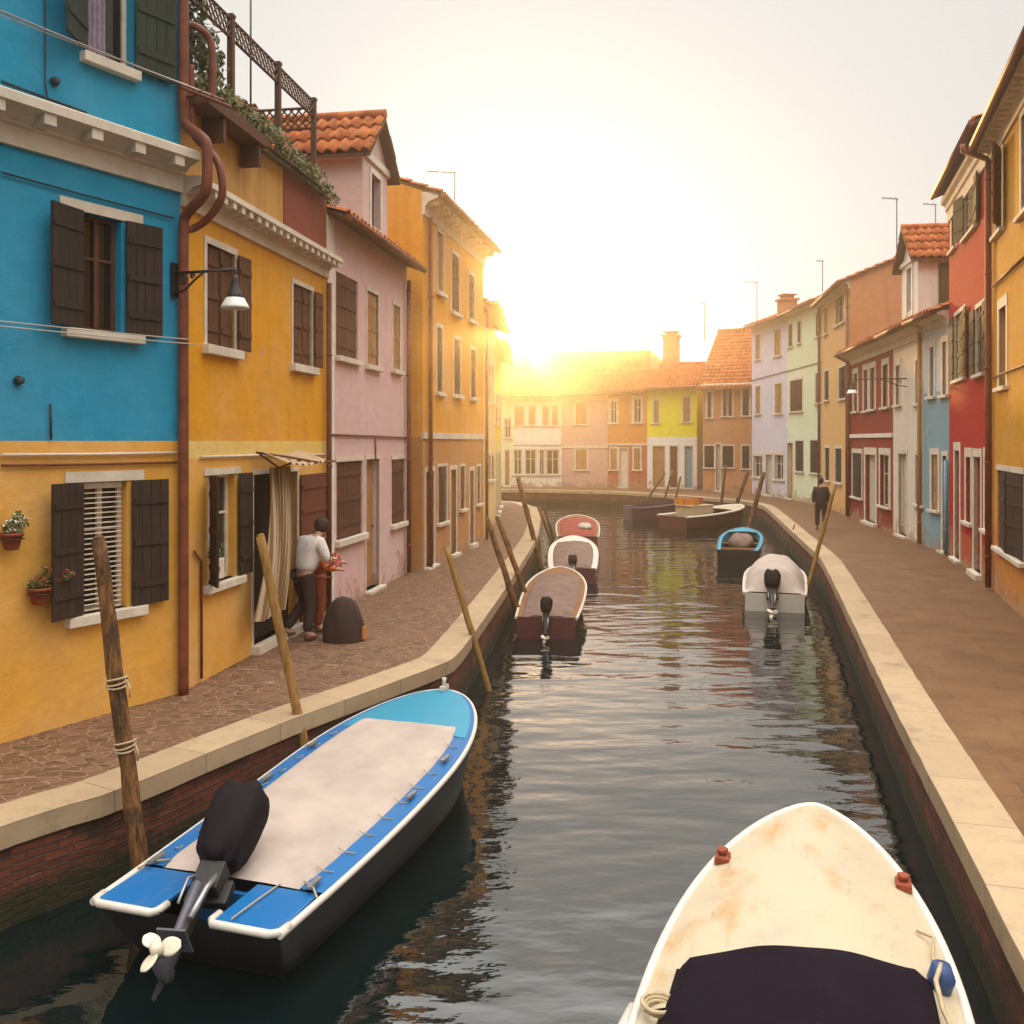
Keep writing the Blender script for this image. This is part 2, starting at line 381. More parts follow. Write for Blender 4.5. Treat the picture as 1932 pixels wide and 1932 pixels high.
# ---------------------------------------------------------------- houses
def tile_roof(mb, x0, x1, e, r, mi=0, per=0.23, row=0.36, thick=0.07):
    """barrel tiles from eave e=(y,z) up to ridge r=(y,z), x0..x1 along the eave"""
    L_ = math.hypot(r[0] - e[0], r[1] - e[1]); nr = max(2, int(L_ / row)); nx = max(2, int((x1 - x0) / per))
    prof = [(0, 0.0), (0.2, 0.05), (0.4, 0.075), (0.6, 0.05), (0.8, 0.0)]
    ny, nz = -(r[1] - e[1]) / L_, (r[0] - e[0]) / L_
    if nz < 0: ny, nz = -ny, -nz
    rnd = random.Random(int(x1 * 100 + e[1] * 10))
    for i in range(nr):
        t0, t1 = i / nr, min(1, (i + 1.12) / nr)
        js = [(rnd.uniform(-.012, .012), rnd.uniform(-.015, .015)) for _ in range(nx + 1)]
        prev = None
        for k in range(nx * 5 + 1):
            ci, pi = divmod(k, 5); fx, h = prof[pi]
            x = x0 + (x1 - x0) * (ci + fx) / nx; dx, dt = js[ci]
            if k == nx * 5: x = x1; h = 0
            lo = 0.035 + h; hi = h * 0.75
            y0, z0 = e[0] + (r[0] - e[0]) * (t0) + ny * lo - dt * (r[0] - e[0]) / L_, e[1] + (r[1] - e[1]) * t0 + nz * lo - dt * (r[1] - e[1]) / L_
            y1, z1 = e[0] + (r[0] - e[0]) * t1 + ny * hi, e[1] + (r[1] - e[1]) * t1 + nz * hi
            a, b = mb.v((x + dx, y0, z0)), mb.v((x + dx, y1, z1)); c = mb.v((x + dx, y0 - ny * 0.03, z0 - nz * 0.03))
            if prev:
                f = mb.bm.faces.new((prev[0], a, b, prev[1])); f.material_index = mi; f.smooth = True
                f = mb.bm.faces.new((prev[2], c, a, prev[0])); f.material_index = mi
            prev = (a, b, c)
    # boards under the tiles
    o = 0.02
    p = [(e[0], e[1] - o), (r[0], r[1] - o), (r[0], r[1] - o - thick), (e[0], e[1] - o - thick)]
    for q in ((0, 1), (1, 2), (2, 3), (3, 0)):
        a, b = p[q[0]], p[q[1]]
        mb.face([(x0, a[0], a[1]), (x1, a[0], a[1]), (x1, b[0], b[1]), (x0, b[0], b[1])], 1)
    for x in (x0, x1): mb.face([(x, a[0], a[1]) for a in p], 1)

rl = random.Random(21)
class House:
    def __init__(s, label, A, B, depth, h, zones, name='house', pitch=20, roof=True, ov=0.45, cat='house', setback=0):
        A, B = Vector(A), Vector(B); s.A, s.B = A, B; s.ex = (B - A).normalized(); s.W = (B - A).length
        s.e = empty(name, (A.x, A.y, 0), math.atan2(s.ex.y, s.ex.x), label, cat)
        s.depth, s.h, s.zones, s.pitch, s.ov = depth, h, zones, pitch, ov
        s.open = []; s.roofed = roof; s.ey = Vector((-s.ex.y, s.ex.x))
    def uY(s, px):
        k = (px - CX) / F                          # X = k*Y on the facade line
        u = (k * s.A.y - s.A.x) / (s.ex.x - k * s.ex.y)
        return u, s.A.y + u * s.ex.y
    def uz(s, px, py):
        u, Y = s.uY(px); return u, CH - (py - HY) / F * Y
    def rect(s, x0, x1, y0, y1):
        u0, u1 = s.uY(x0)[0], s.uY(x1)[0]; um = (u0 + u1) / 2; Y = s.A.y + um * s.ex.y
        return u0, u1, CH - (y1 - HY) / F * Y, CH - (y0 - HY) / F * Y
    def local(s, p):
        dlt = Vector((p[0], p[1])) - s.A; return Vector((dlt.dot(s.ex), dlt.dot(s.ey), p[2]))
    def window(s, x0, x1, y0, y1, kind='pane', shut='shut_dark', leaves=(), sur=0.09, lint=0, sill=0.08, frame='frame', lw=None, lm=None, mull=True, rec=0.13, surm='stone', sillm='stone', jamb=True):
        u0, u1, z0, z1 = s.rect(x0, x1, y0, y1); w, hh = u1 - u0, z1 - z0
        s.open.append((u0, u1, z0, z1, 0.24))
        mb = MB()
        if sur and jamb:                           # stone surround proud of the wall
            mb.box(u0 - sur, u0, -0.016, 0.05, z0, z1, 0); mb.box(u1, u1 + sur, -0.016, 0.05, z0, z1, 0)
        if sur: mb.box(u0 - sur - lint, u1 + sur + lint, -0.02, 0.05, z1, z1 + sur * 1.25, 0)
        if kind != 'shut':                         # sash
            f = min(0.05, w * 0.1); a, b = rec - 0.02, rec + 0.035
            mb.box(u0, u0 + f, a, b, z0, z1, 1); mb.box(u1 - f, u1, a, b, z0, z1, 1)
            mb.box(u0 + f, u1 - f, a, b, z1 - f, z1, 1); mb.box(u0 + f, u1 - f, a, b, z0, z0 + f, 1)
            if mull: mb.box((u0 + u1) / 2 - f * .6, (u0 + u1) / 2 + f * .6, a - .004, b - .004, z0 + f, z1 - f, 1); mb.box(u0 + f, u1 - f, a + .004, b - .01, z0 + hh * .62, z0 + hh * .62 + .03, 1)
        else:
            mb.box(u0, u0 + .02, .07, .11, z0, z1, 1); mb.box(u1 - .02, u1, .07, .11, z0, z1, 1)
        win = mb.build('window', [M[surm], M[frame]], s.e)
        if kind != 'shut':
            p = MB(); p.box(u0 + .01, u1 - .01, rec + .012, rec + .02, z0 + .01, z1 - .01); p.build('pane', M['glass'], win)
        if sill:
            p = MB(); e = sur + 0.05 + lint * .6; p.box(u0 - e, u1 + e, -0.10, 0.12, z0 - sill, z0); p.build('sill', M[sillm], win, bevel=0.008)
        lw = lw or w / 2; lm = M[lm or shut]
        if kind == 'shut':
            for k in (0, 1):
                a = u0 + .006 if k == 0 else (u0 + u1) / 2 + .003; b = (u0 + u1) / 2 - .003 if k == 0 else u1 - .006
                Mx = Matrix.Translation((a, 0.03, z0 + .01)) @ Matrix.Rotation(-R(rl.uniform(0, 7)), 4, 'Z')
                if k: Mx = Matrix.Translation((b, 0.03, z0 + .01)) @ Matrix.Rotation(R(rl.uniform(0, 7)), 4, 'Z') @ Matrix.Translation((a - b, 0, 0))
                s.leaf_mesh(Mx, b - a, hh - .02).build('shutter', M[shut], win)
        if kind == 'blind':
            p = MB(); n = int(hh / 0.055)
            for i in range(n):
                z = z0 + .02 + i * (hh - .04) / n; p.box(u0 + .03, u1 - .03 - w * .0, rec - .075, rec - .045, z, z + .012)
            p.box(u0 + .03, u1 - .03, rec - .08, rec - .04, z1 - .06, z1 - .01)
            p.build('blind', M['frame'], win)
        if kind == 'curtain':
            p = MB(); p.grid(lambda a, b: (u0 + .06 + a * (w * .42), rec - .06 + .02 * math.sin(a * 26), z0 + .03 + b * (hh - .06)), 40, 2); p.build('curtain', M['curtain'], win)
        for (side, ang) in leaves:
            a = R(ang)                             # 0 = flat on the wall, folded out
            lwid = lw
            if side < 0: Mx = Matrix.Translation((u0 - sur * .3, -0.025, z0 + .01)) @ Matrix.Rotation(math.pi + a, 4, 'Z')
            else: Mx = Matrix.Translation((u1 + sur * .3, -0.025, z0 + .01)) @ Matrix.Rotation(-a, 4, 'Z') @ Matrix.Translation((0, -0.045, 0))
            s.leaf_mesh(Mx, lwid, hh - .01).build('shutter', lm, win)
        return win
    def leaf_mesh(s, Mx, w, h):
        mb = MB(Mx); n = max(2, round(w / 0.13)); t = 0.032
        for i in range(n): mb.box(w * i / n + .003, w * (i + 1) / n - .003, 0.004, t, 0, h)
        mb.box(.002, w - .002, 0.012, t - .010, 0.002, h - .002)
        nb = max(2, round(h / 0.42))
        for i in range(nb):
            z = h * (i + .5) / nb
            mb.box(0.02, w - .02, -0.012, 0.0035, z - .035, z + .035); mb.box(0.02, w - .02, t + .0005, t + .014, z - .03, z + .03)
        return mb
    def door(s, x0, x1, y0, y1, mat='door_grey', sur=0.09, panels=True, frame='stone', glassed=False, step=True):
        u0, u1, z0, z1 = s.rect(x0, x1, y0, y1); z0 = max(z0, 0.06) if z0 < 0.35 else z0; z0 = min(z0, 0.12); w, hh = u1 - u0, z1 - z0
        s.open.append((u0, u1, z0, z1, 0.26))
        mb = MB(); y = 0.14
        mb.box(u0, u1, y, y + .05, z0, z1, 0)
        if panels:
            for (a, b) in ((.08, .46), (.54, .92)):
                for (c, e) in ((.05, .30), (.34, .62), (.66, .95)):
                    mb.box(u0 + w * a, u0 + w * b, y - .012, y - .001, z0 + hh * c, z0 + hh * e, 0)
        dr = mb.build('door', M[mat], s.e, bevel=0.004)
        f = MB()
        if sur:
            f.box(u0 - sur, u0, -0.018, 0.06, max(0.02, z0 - .04), z1, 0); f.box(u1, u1 + sur, -0.018, 0.06, max(0.02, z0 - .04), z1, 0); f.box(u0 - sur, u1 + sur, -0.022, 0.06, z1, z1 + sur * 1.3, 0)
            if step: f.box(u0 - sur - .03, u1 + sur + .03, -0.14, 0.2, 0.004, z0, 0)
            f.build('door_frame', M[frame], dr)
        if glassed:
            g = MB(); g.box(u0 + w * .15, u1 - w * .15, y - .02, y - .013, z0 + hh * .45, z1 - .1); g.build('pane', M['glass'], dr)
        k = MB(); k.lathe([(.0, -.02), (.02, -.018), (.025, 0), (.02, .018), (0, .02)], (u0 + w * .88, y - .035, z0 + hh * .47), 8); k.build('handle', M['iron'], dr)
        return dr
    def wall(s, gable=True):
        """facade with real openings and reveals, side and back walls, gables"""
        W, D, h = s.W, s.depth, s.h
        us = sorted({0.0, W} | {max(0, min(W, q)) for o in s.open for q in o[:2]})
        zc = [zz for (zz, _) in s.zones[1:]]
        zs = sorted({0.0, h} | {max(0, min(h, q)) for o in s.open for q in o[2:4]} | set(zc))
        def mi(z): 
            k = 0
            for i, (zz, _) in enumerate(s.zones):
                if z >= zz - 1e-6: k = i
            return k
        mb = MB()
        def inside(u, z): return any(o[0] < u < o[1] and o[2] < z < o[3] for o in s.open)
        for j in range(len(zs) - 1):
            if zs[j + 1] - zs[j] < 1e-4: continue
            i = 0; zm = (zs[j] + zs[j + 1]) / 2
            while i < len(us) - 1:
                if us[i + 1] - us[i] < 1e-5 or inside((us[i] + us[i + 1]) / 2, zm): i += 1; continue
                k = i
                while k + 1 < len(us) - 1 and not inside((us[k + 1] + us[k + 2]) / 2, zm): k += 1
                mb.face([(us[i], 0, zs[j]), (us[k + 1], 0, zs[j]), (us[k + 1], 0, zs[j + 1]), (us[i], 0, zs[j + 1])], mi(zs[j])); i = k + 1
        for (a, b, c, e, dd) in s.open:
            m = mi(c)
            for q in (((a, 0, c), (a, dd, c), (a, dd, e), (a, 0, e)), ((b, 0, c), (b, dd, c), (b, dd, e), (b, 0, e)), ((a, 0, e), (b, 0, e), (b, dd, e), (a, dd, e)), ((a, 0, c), (b, 0, c), (b, dd, c), (a, dd, c)), ((a, dd, c), (b, dd, c), (b, dd, e), (a, dd, e))):
                mb.face(q, m)
        zz = [0.0] + zc + [h]
        for x in (0.004, W - 0.004):
            for j in range(len(zz) - 1): mb.face([(x, 0, zz[j]), (x, D, zz[j]), (x, D, zz[j + 1]), (x, 0, zz[j + 1])], mi(zz[j]))
            if gable: mb.face([(x, 0, h), (x, D, h), (x, D / 2, h + D / 2 * math.tan(R(s.pitch)))], len(s.zones) - 1)
        for j in range(len(zz) - 1): mb.face([(0, D, zz[j]), (W, D, zz[j]), (W, D, zz[j + 1]), (0, D, zz[j + 1])], mi(zz[j]))
        return mb.build('wall', [m for (_, m) in s.zones], s.e, recalc=False)
    def roof(s, gut=True, ex=0.0, chim=None):
        W, D, h = s.W, s.depth, s.h; t = math.tan(R(s.pitch)); ov = s.ov
        mb = MB(); r = (D / 2, h + D / 2 * t + .09)
        tile_roof(mb, -ex, W + ex, (-ov, h - ov * t + .09), r); tile_roof(mb, -ex, W + ex, (D + ov, h - ov * t + .09), (r[0] + .001, r[1]))
        mb.tube([(-ex + i * (W + 2 * ex) / 12, r[0], r[1] + .05) for i in range(13)], 0.11, 8, 0)
        rf = mb.build('roof', [M['tile'], M['shut_brown']], s.e)
        if gut:
            g = MB(); y, z = -ov - .06, h - ov * t + .03
            g.tube([(-ex, y, z), (W + ex, y, z)], 0.065, 8); g.build('gutter', M['pipe'], rf)
        for (u, y, hh, ww) in (chim or ()):
            c = MB(); zb = h + (y if y < D / 2 else D - y) * t; c.box(u - ww / 2, u + ww / 2, y - ww / 2, y + ww / 2, zb - .3, zb + hh)
            c.box(u - ww * .62, u + ww * .62, y - ww * .62, y + ww * .62, zb + hh + .002, zb + hh + .12); c.box(u - ww * .35, u + ww * .35, y - ww * .35, y + ww * .35, zb + hh + .122, zb + hh + .3, 1)
            c.box(u - ww * .5, u + ww * .5, y - ww * .5, y + ww * .5, zb + hh + .302, zb + hh + .36, 1)
            c.build('chimney', [M['brick_trim'], M['tile']], rf)
        return rf
    def cornice(s, z0, z1, proj=0.28, sp=0, mat='stone', name='cornice', bw=0.13, u0=None, u1=None):
        u0 = 0 if u0 is None else u0; u1 = s.W if u1 is None else u1; H = z1 - z0
        pr = [(0.02, z0), (-.05, z0), (-.055, z0 + H * .40), (-.10, z0 + H * .44), (-.10, z0 + H * .50), (-proj * .55, z0 + H * .62), (-proj, z0 + H * .72), (-proj, z0 + H * .92), (-proj * .8, z1), (0.02, z1)]
        mb = MB()
        for i in range(len(pr)):
            a, b = pr[i], pr[(i + 1) % len(pr)]
            mb.face([(u0, a[0], a[1]), (u1, a[0], a[1]), (u1, b[0], b[1]), (u0, b[0], b[1])])
        for u in (u0, u1): mb.face([(u, a[0], a[1]) for a in pr])
        if sp:
            n = int((u1 - u0) / sp)
            for i in range(n):
                u = u0 + (i + .5) * (u1 - u0) / n; mb.box(u - bw / 2, u + bw / 2, -proj * .93, -.05, z0 + H * .47, z0 + H * .717)
        return mb.build(name, M[mat], s.e)
    def pipe(s, u, z0, z1, r=0.05, off=0.09, mat='pipe', top=None, name='drainpipe'):
        mb = MB(); p = [(u, -off, z0), (u, -off, (z0 + z1) / 2), (u, -off, z1)]
        if top: p += [(u, -off - .02, z1 + .08), (u, -top, z1 + .3), (u, -top, z1 + .42)]
        mb.tube(p, r, 10)
        z = z0 + .6
        while z < z1: mb.lathe([(r + .002, 0), (r + .012, .004), (r + .012, .035), (r + .002, .04)], (u, -off, z), 10); z += 1.9
        return mb.build(name, M[mat], s.e)
    def band(s, z0, z1, y, mat, name, u0=None, u1=None):
        mb = MB(); mb.box(0.0 if u0 is None else u0, s.W if u1 is None else u1, -y, 0.03, z0, z1); return mb.build(name, M[mat], s.e)
    def line(s, pts, r, mat, name, off=0.03):
        mb = MB(); mb.tube([(lambda q: (q[0], -off, q[1]))(s.uz(*p)) for p in pts], r, 6); return mb.build(name, M[mat], s.e)
    def finish(s, gable=True, roof=True, **k):
        s.wall(gable and roof)
        if roof: s.roof(**k)

P = plaster
# ---- left row, near to far
L0, L1, L2, L3, L4, L5, L6 = (-6.93, 6.08), (-3.95, 11.05), (-3.2, 16.0), (-2.38, 21.0), (-0.85, 27.6), (-0.62, 34.2), (-0.5, 43.5)
yb = P('ochre_yellow_plaster', (0.74, 0.37, 0.06), 0.25, 0.2, patch=(0.75, 0.48, 0.16), base=False)
H = House('tall blue house over a yellow ground floor, with white stone belt and dark shutters', L0, L1, 7, 11.5, [(0, yb), (3.0, P('turquoise_blue_plaster', (0.014, 0.28, 0.46), 0.15, 0.25, patch=(0.06, 0.36, 0.52)))])
H.window(158, 250, -130, 118, 'curtain', 'shut_green', [(-1, 35), (1, 3)], sur=0.0, sill=.11, lw=.52)
H.window(156, 229, 408, 626, 'pane', 'shut_dark', frame='shut_brown', leaves= [(-1, 16), (1, 3)], sur=0.09, lint=.18, sill=.10, jamb=False, lw=.46)
H.window(156, 240, 908, 1152, 'blind', 'shut_dark', [(-1, 18), (1, 3)], sur=0.09, lint=.12, sill=.11, jamb=False, lw=.47)
H.cornice(5.95, 6.42, 0.34, 0.52)
H.line([(0, 858), (170, 857), (330, 854)], .018, 'frame', 'conduit'); H.line([(0, 878), (170, 876), (330, 872)], .016, 'pipe', 'conduit')
H.line([(0, 155), (160, 214)], .014, 'cable_dark', 'wall_cable'); H.line([(0, 326), (150, 367), (325, 412)], .010, 'cable_dark', 'wall_cable'); H.line([(82, -60), (82, 160), (90, 210)], .009, 'cable_dark', 'wall_cable')
H.line([(92, 762), (93, 830)], .012, 'cable_dark', 'wall_cable')
for (x, y) in ((32, 718), (100, 155)):
    u, z = H.uz(x, y); m = MB(Matrix.Translation((u, -.03, z)) @ Matrix.Rotation(R(90), 4, 'X')); m.lathe([(.0, -.02), (.045, -.02), (.05, 0), (.035, .02), (.035, .05), (0, .05)], n=12); m.build('pipe_outlet', M['cable_dark'], H.e)
H.finish(); blueH = H

yl = P('golden_yellow_plaster', (0.70, 0.31, 0.010), 0.25, 0.35)
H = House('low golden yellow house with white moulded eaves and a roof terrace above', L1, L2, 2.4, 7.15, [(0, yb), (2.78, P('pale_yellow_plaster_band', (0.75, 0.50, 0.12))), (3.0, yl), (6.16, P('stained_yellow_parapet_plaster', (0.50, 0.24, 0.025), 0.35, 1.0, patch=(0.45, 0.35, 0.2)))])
H.window(389, 442, 470, 656, 'shut', 'shut_brown', [(1, 3)], sur=0.07, sill=.12, lw=.34)
H.window(552, 588, 542, 690, 'shut', 'shut_brown', [(1, 3)], sur=0.06, sill=.12, lw=.3)
H.window(393, 444, 895, 1095, 'curtain', 'shut_dark', [(-1, 40), (1, 3)], sur=0.07, lint=.06, sill=.10, jamb=False, lw=.36)
dr = H.door(477, 560, 892, 1194, 'shut_dark', sur=0.05, frame='frame')
u0, u1, z0, z1 = H.rect(563, 611, 888, 1165); H.leaf_mesh(Matrix.Translation((u0, -.06, .1)), u1 - u0, z1 - .15).build('shutter', M['door_red'], dr)
H.cornice(5.80, 6.16, 0.30, 0.24, bw=.10)
H.line([(375, 862), (520, 858), (612, 858)], .018, 'frame', 'conduit')
H.line([(362, 1040), (376, 1060), (376, 1280)], .018, 'pipe', 'conduit'); H.pipe(H.W - .12, .05, 5.7, .045, mat='door_red')
m = MB(); m.box(.0, H.W, -.02, 5.9, 7.151, 7.23); m.box(-.02 + .04, 1.75, -.34, -.021, 7.02, 7.16); m.box(1.55, 1.63, -.30, -.02, 6.72, 7.019); m.box(.5, .58, -.30, -.02, 6.72, 7.019); m.build('terrace_slab', M['shut_brown'], H.e)
m = MB(); m.box(H.W - 1.9, H.W - .06, -.012, .04, 6.18, 7.14); m.build('parapet_shade_panel', P('dark_red_parapet_plaster', (0.22, 0.05, 0.025), .15, .5), H.e)  # dark red colour paints in the shade on the parapet's far face
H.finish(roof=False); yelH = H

H = House('pale pink house with brown shutters and a gabled dormer', L2, L3, 6, 6.95, [(0, P('pale_pink_plaster', (0.66, 0.43, 0.40), 0.3, 0.25))], ov=.35)
H.window(634, 675, 522, 676, 'shut', 'shut_brown', [], sur=0.0, sill=.1)
H.window(692, 713, 553, 690, 'shut', 'door_tan', [], sur=0.07, sill=.1); H.window(741, 754, 577, 698, 'shut', 'door_tan', [], sur=0.07, sill=.1)
H.window(635, 684, 870, 1012, 'shut', 'shut_brown', [], sur=0.06, jamb=False, sill=.12); H.door(690, 715, 866, 1112, 'door_tan', sur=.07); H.window(739, 764, 866, 986, 'shut', 'shut_brown', [], sur=0.06, jamb=False, sill=.1)
H.line([(618, 820), (700, 823), (768, 826)], .02, 'pipe', 'conduit'); H.line([(706, 826), (706, 868)], .018, 'pipe', 'conduit')
H.pipe(H.W - .15, .05, 6.6, .05)
m = MB(); m.box(0, .34, -.022, .05, .02, 6.9); m.build('corner_quoin', M['white'], H.e)
m = MB()
# dormer: local u 1.85..3.35
u0, u1, zb, ze, zp, dp = 1.85, 3.45, 6.9, 8.66, 9.45, 2.9; um = (u0 + u1) / 2
pk = P('pale_pink_dormer_plaster', (0.64, 0.45, 0.40), .3, .2)
d = MB()
wu0, wu1, wz0, wz1 = u0 + .5, u1 - .5, 7.25, 8.3
for q in (((u0, zb), (u1, zb), (u1, wz0), (u0, wz0)), ((u0, wz0), (wu0, wz0), (wu0, wz1), (u0, wz1)), ((wu1, wz0), (u1, wz0), (u1, wz1), (wu1, wz1)), ((u0, wz1), (u1, wz1), (u1, ze), (u0, ze))):
    d.face([(a, -.03, b) for a, b in q])
d.face([(u0, -.03, ze), (u1, -.03, ze), (um, -.03, zp - .06)])
for u in (u0, u1): d.face([(u, -.03, zb), (u, dp, zb), (u, dp, ze), (u, -.03, ze)])
for (a, b) in (((wu0, wz0), (wu1, wz0)), ((wu1, wz0), (wu1, wz1)), ((wu1, wz1), (wu0, wz1)), ((wu0, wz1), (wu0, wz0))): d.face([(a[0], -.03, a[1]), (b[0], -.03, b[1]), (b[0], .15, b[1]), (a[0], .15, a[1])])
dm = d.build('dormer', pk, H.e)
t = MB(); t.box(wu0 - .09, wu0, -.055, 0, wz0 - .09, wz1 + .09); t.box(wu1, wu1 + .09, -.055, 0, wz0 - .09, wz1 + .09); t.box(wu0, wu1, -.054, 0, wz1, wz1 + .12); t.box(wu0, wu1, -.07, 0, wz0 - .1, wz0)
t.box(u0 - .04, u1 + .04, -.09, -.031, ze - .16, ze - .02); t.box(u0 - .06, u0 + .0, -.05, dp, ze - .22, ze - .02)
t.build('dormer_trim', M['white'], dm)
p = MB(); p.box(wu0, wu1, .1, .12, wz0, wz1); p.build('pane', M['glass'], dm)
def gable_roof(u0, u1, ze, zp, y0, y1, parent, ov=.22):
    """little tiled roof whose ridge runs back from the facade"""
    um = (u0 + u1) / 2; mb = MB(Matrix(((0, 1, 0, 0), (1, 0, 0, 0), (0, 0, 1, 0), (0, 0, 0, 1))))
    k = (zp - ze) / (um - u0)
    tile_roof(mb, y0, y1, (u0 - ov, ze - ov * k + .05), (um, zp + .05)); tile_roof(mb, y0, y1, (u1 + ov, ze - ov * k + .05), (um, zp + .05))
    mb.tube([(y0 + i * (y1 - y0) / 6, um, zp + .1) for i in range(7)], .1, 8)
    return mb.build('dormer_roof', [M['tile'], M['shut_brown']], parent)
gable_roof(u0, u1, ze, zp, -.25, dp, dm)
H.finish(); pinkH = H

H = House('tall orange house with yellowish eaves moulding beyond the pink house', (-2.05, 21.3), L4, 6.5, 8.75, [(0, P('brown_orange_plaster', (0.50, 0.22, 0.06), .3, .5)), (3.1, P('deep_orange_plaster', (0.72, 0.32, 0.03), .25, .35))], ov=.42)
for (x0, x1, y0, y1, k) in ((824, 836, 440, 552, 'pane'), (852, 866, 482, 590, 'shut'), (884, 894, 520, 604, 'shut'), (824, 834, 618, 740, 'shut'), (856, 868, 640, 745, 'shut'), (888, 897, 660, 750, 'shut')): H.window(x0, x1, y0, y1, k, 'shut_brown', [], sur=.08, sill=.1)
H.door(803, 818, 890, 1075, 'door_red'); H.window(826, 842, 880, 985, 'shut', 'shut_brown', [], sur=.06); H.door(850, 860, 886, 1044, 'shut_brown'); H.window(868, 876, 880, 960, 'shut', 'door_red', [], sur=.06); H.door(886, 893, 888, 1010, 'door_red'); H.window(900, 906, 880, 950, 'shut', 'shut_brown', [], sur=.06)
H.cornice(8.2, 8.72, .36, .42); H.pipe(.35, .05, 8.2); H.band(3.05, 3.2, .04, 'stone', 'string_course')
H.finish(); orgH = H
H = House('narrow cream yellow house at the far end of the left row, beside the orange one', L4, L5, 6, 7.1, [(0, P('cream_yellow_plaster', (0.70, 0.52, 0.22)))])
for x0, x1 in ((915, 918), (922, 925), (928, 931)): H.window(x0, x1, 690, 760, 'shut', 'door_tan', [], sur=.08); H.window(x0, x1, 860, 905, 'shut', 'shut_brown', [], sur=.08)
H.pipe(.2, .05, 6.8); H.finish(chim=[(4, 2, 1.2, .6)])
H = House('bright yellow house at the corner where the left pavement ends', L5, L6, 6, 6.7, [(0, P('pale_lemon_plaster', (0.66, 0.52, 0.16))), (3.0, P('bright_yellow_plaster', (0.76, 0.52, 0.02)))])
for x0, x1 in ((935.5, 937), (939, 940.5), (942.5, 944)): H.window(x0, x1, 745, 800, 'shut', 'shut_brown', [], sur=.08); H.door(x0, x1, 855, 935, 'door_tan', sur=.08)
H.finish()
H = House('orange gabled house rising behind the yellow house and its roof terrace', (-7.4, 14.3), (-5.0, 18.1), 5, 9.35, [(0, P('orange_back_plaster', (0.70, 0.30, 0.03)))], pitch=12, ov=.12)
H.finish()

# ---- far row, left to right
Rr = [(-0.75, 60.4), (0.07, 60.2), (3.2, 60.0), (3.55, 59.8), (6.1, 59.2), (8.5, 58.3), (11.4, 57.2)]
H = House('pale lime sliver of a house at the left end of the far row', Rr[0], Rr[1], 7, 5.9, [(0, P('pale_lime_plaster', (0.62, 0.66, 0.36)))]); H.window(952, 963, 790, 826, 'pane', sur=.1); H.door(953, 961, 850, 915, 'door_tan'); H.finish()
H = House('white two-storey house with long ground-floor openings, at the far end of the canal', Rr[1], Rr[2], 7, 5.95, [(0, P('far_white_plaster', (0.72, 0.68, 0.58)))])
for x0, x1 in ((972, 988), (998, 1009), (1024, 1034), (1042, 1052)): H.window(x0, x1, 767, 802, 'shut', 'door_tan', [], sur=.1)
for x0, x1 in ((970, 984), (991, 1011), (1018, 1026), (1031, 1054)): H.window(x0, x1, 849, 895, 'pane', sur=.08)
H.cornice(5.5, 5.95, .3); H.band(2.75, 3.05, .06, 'white', 'string_course'); H.finish()
H = House('dusty rose house with one tan window above another, at the far end of the canal', Rr[2], Rr[4], 7, 6.05, [(0, P('dusty_rose_plaster', (0.55, 0.33, 0.26)))])
H.window(1086, 1107, 760, 800, 'shut', 'door_tan', [], sur=.1); H.window(1086, 1107, 848, 886, 'shut', 'door_tan', [], sur=.1); H.cornice(5.6, 6.0, .3); H.band(2.55, 2.7, .05, 'stone', 'string_course'); H.finish()
H = House('orange red house with two white framed upper windows beside the lime yellow one', Rr[4], Rr[5], 7, 6.25, [(0, P('brick_red_plaster', (0.42, 0.11, 0.045))), (2.75, P('burnt_orange_plaster', (0.62, 0.25, 0.05)))])
H.window(1152, 1163, 757, 798, 'pane', sur=.14); H.window(1196, 1209, 752, 797, 'pane', sur=.14); H.window(1152, 1164, 846, 886, 'shut', 'door_tan', [], sur=.1); H.window(1196, 1208, 846, 886, 'shut', 'door_tan', [], sur=.1); H.door(1169, 1184, 846, 913, 'frame', sur=.06)
H.band(2.72, 2.84, .05, 'stone', 'string_course'); H.finish()
H = House('lime yellow house over a white ground floor, facing down the canal', Rr[5], Rr[6], 7, 6.4, [(0, P('far_white_ground_plaster', (0.74, 0.72, 0.66))), (3.25, P('lime_yellow_plaster', (0.74, 0.68, 0.02), .1, .15))], pitch=24)
H.window(1233, 1243, 755, 798, 'shut', 'door_tan', [], sur=.09); H.window(1289, 1302, 750, 796, 'shut', 'door_tan', [], sur=.09)
H.door(1232, 1254, 842, 915, 'door_tan', sur=.06); H.door(1264, 1278, 842, 915, 'door_red', sur=.06); H.door(1292, 1306, 842, 912, 'blue_grey', sur=.06)
H.cornice(6.15, 6.42, .25); H.finish(chim=[(.9, 3.2, 2.0, .95)])
H = House('broad house with a big hipped tile roof rising behind the far row', (0.3, 70.5), (12.6, 69.0), 9, 7.6, [(0, P('sandy_plaster', (0.60, 0.42, 0.2)))], pitch=30)
H.wall(False)
m = MB(); W, D = H.W, H.depth
tile_roof(m, 2.6, W - 2.2, (-.4, 7.5), (D / 2, 10.2)); tile_roof(m, 2.6, W - 2.2, (D + .4, 7.5), (D / 2, 10.2))
for (xa, xb) in ((-.4, 2.6), (W + .4, W - 2.2)):
    m.face([(xa, -.4, 7.5), (xa, D + .4, 7.5), (xb, D / 2, 10.25)]); m.face([(xa, -.4, 7.5), (xb, -.4, 7.52), (xb, D / 2, 10.25)]); m.face([(xa, D + .4, 7.5), (xb, D + .4, 7.52), (xb, D / 2, 10.25)])
m.build('roof', [M['tile'], M['shut_brown']], H.e)

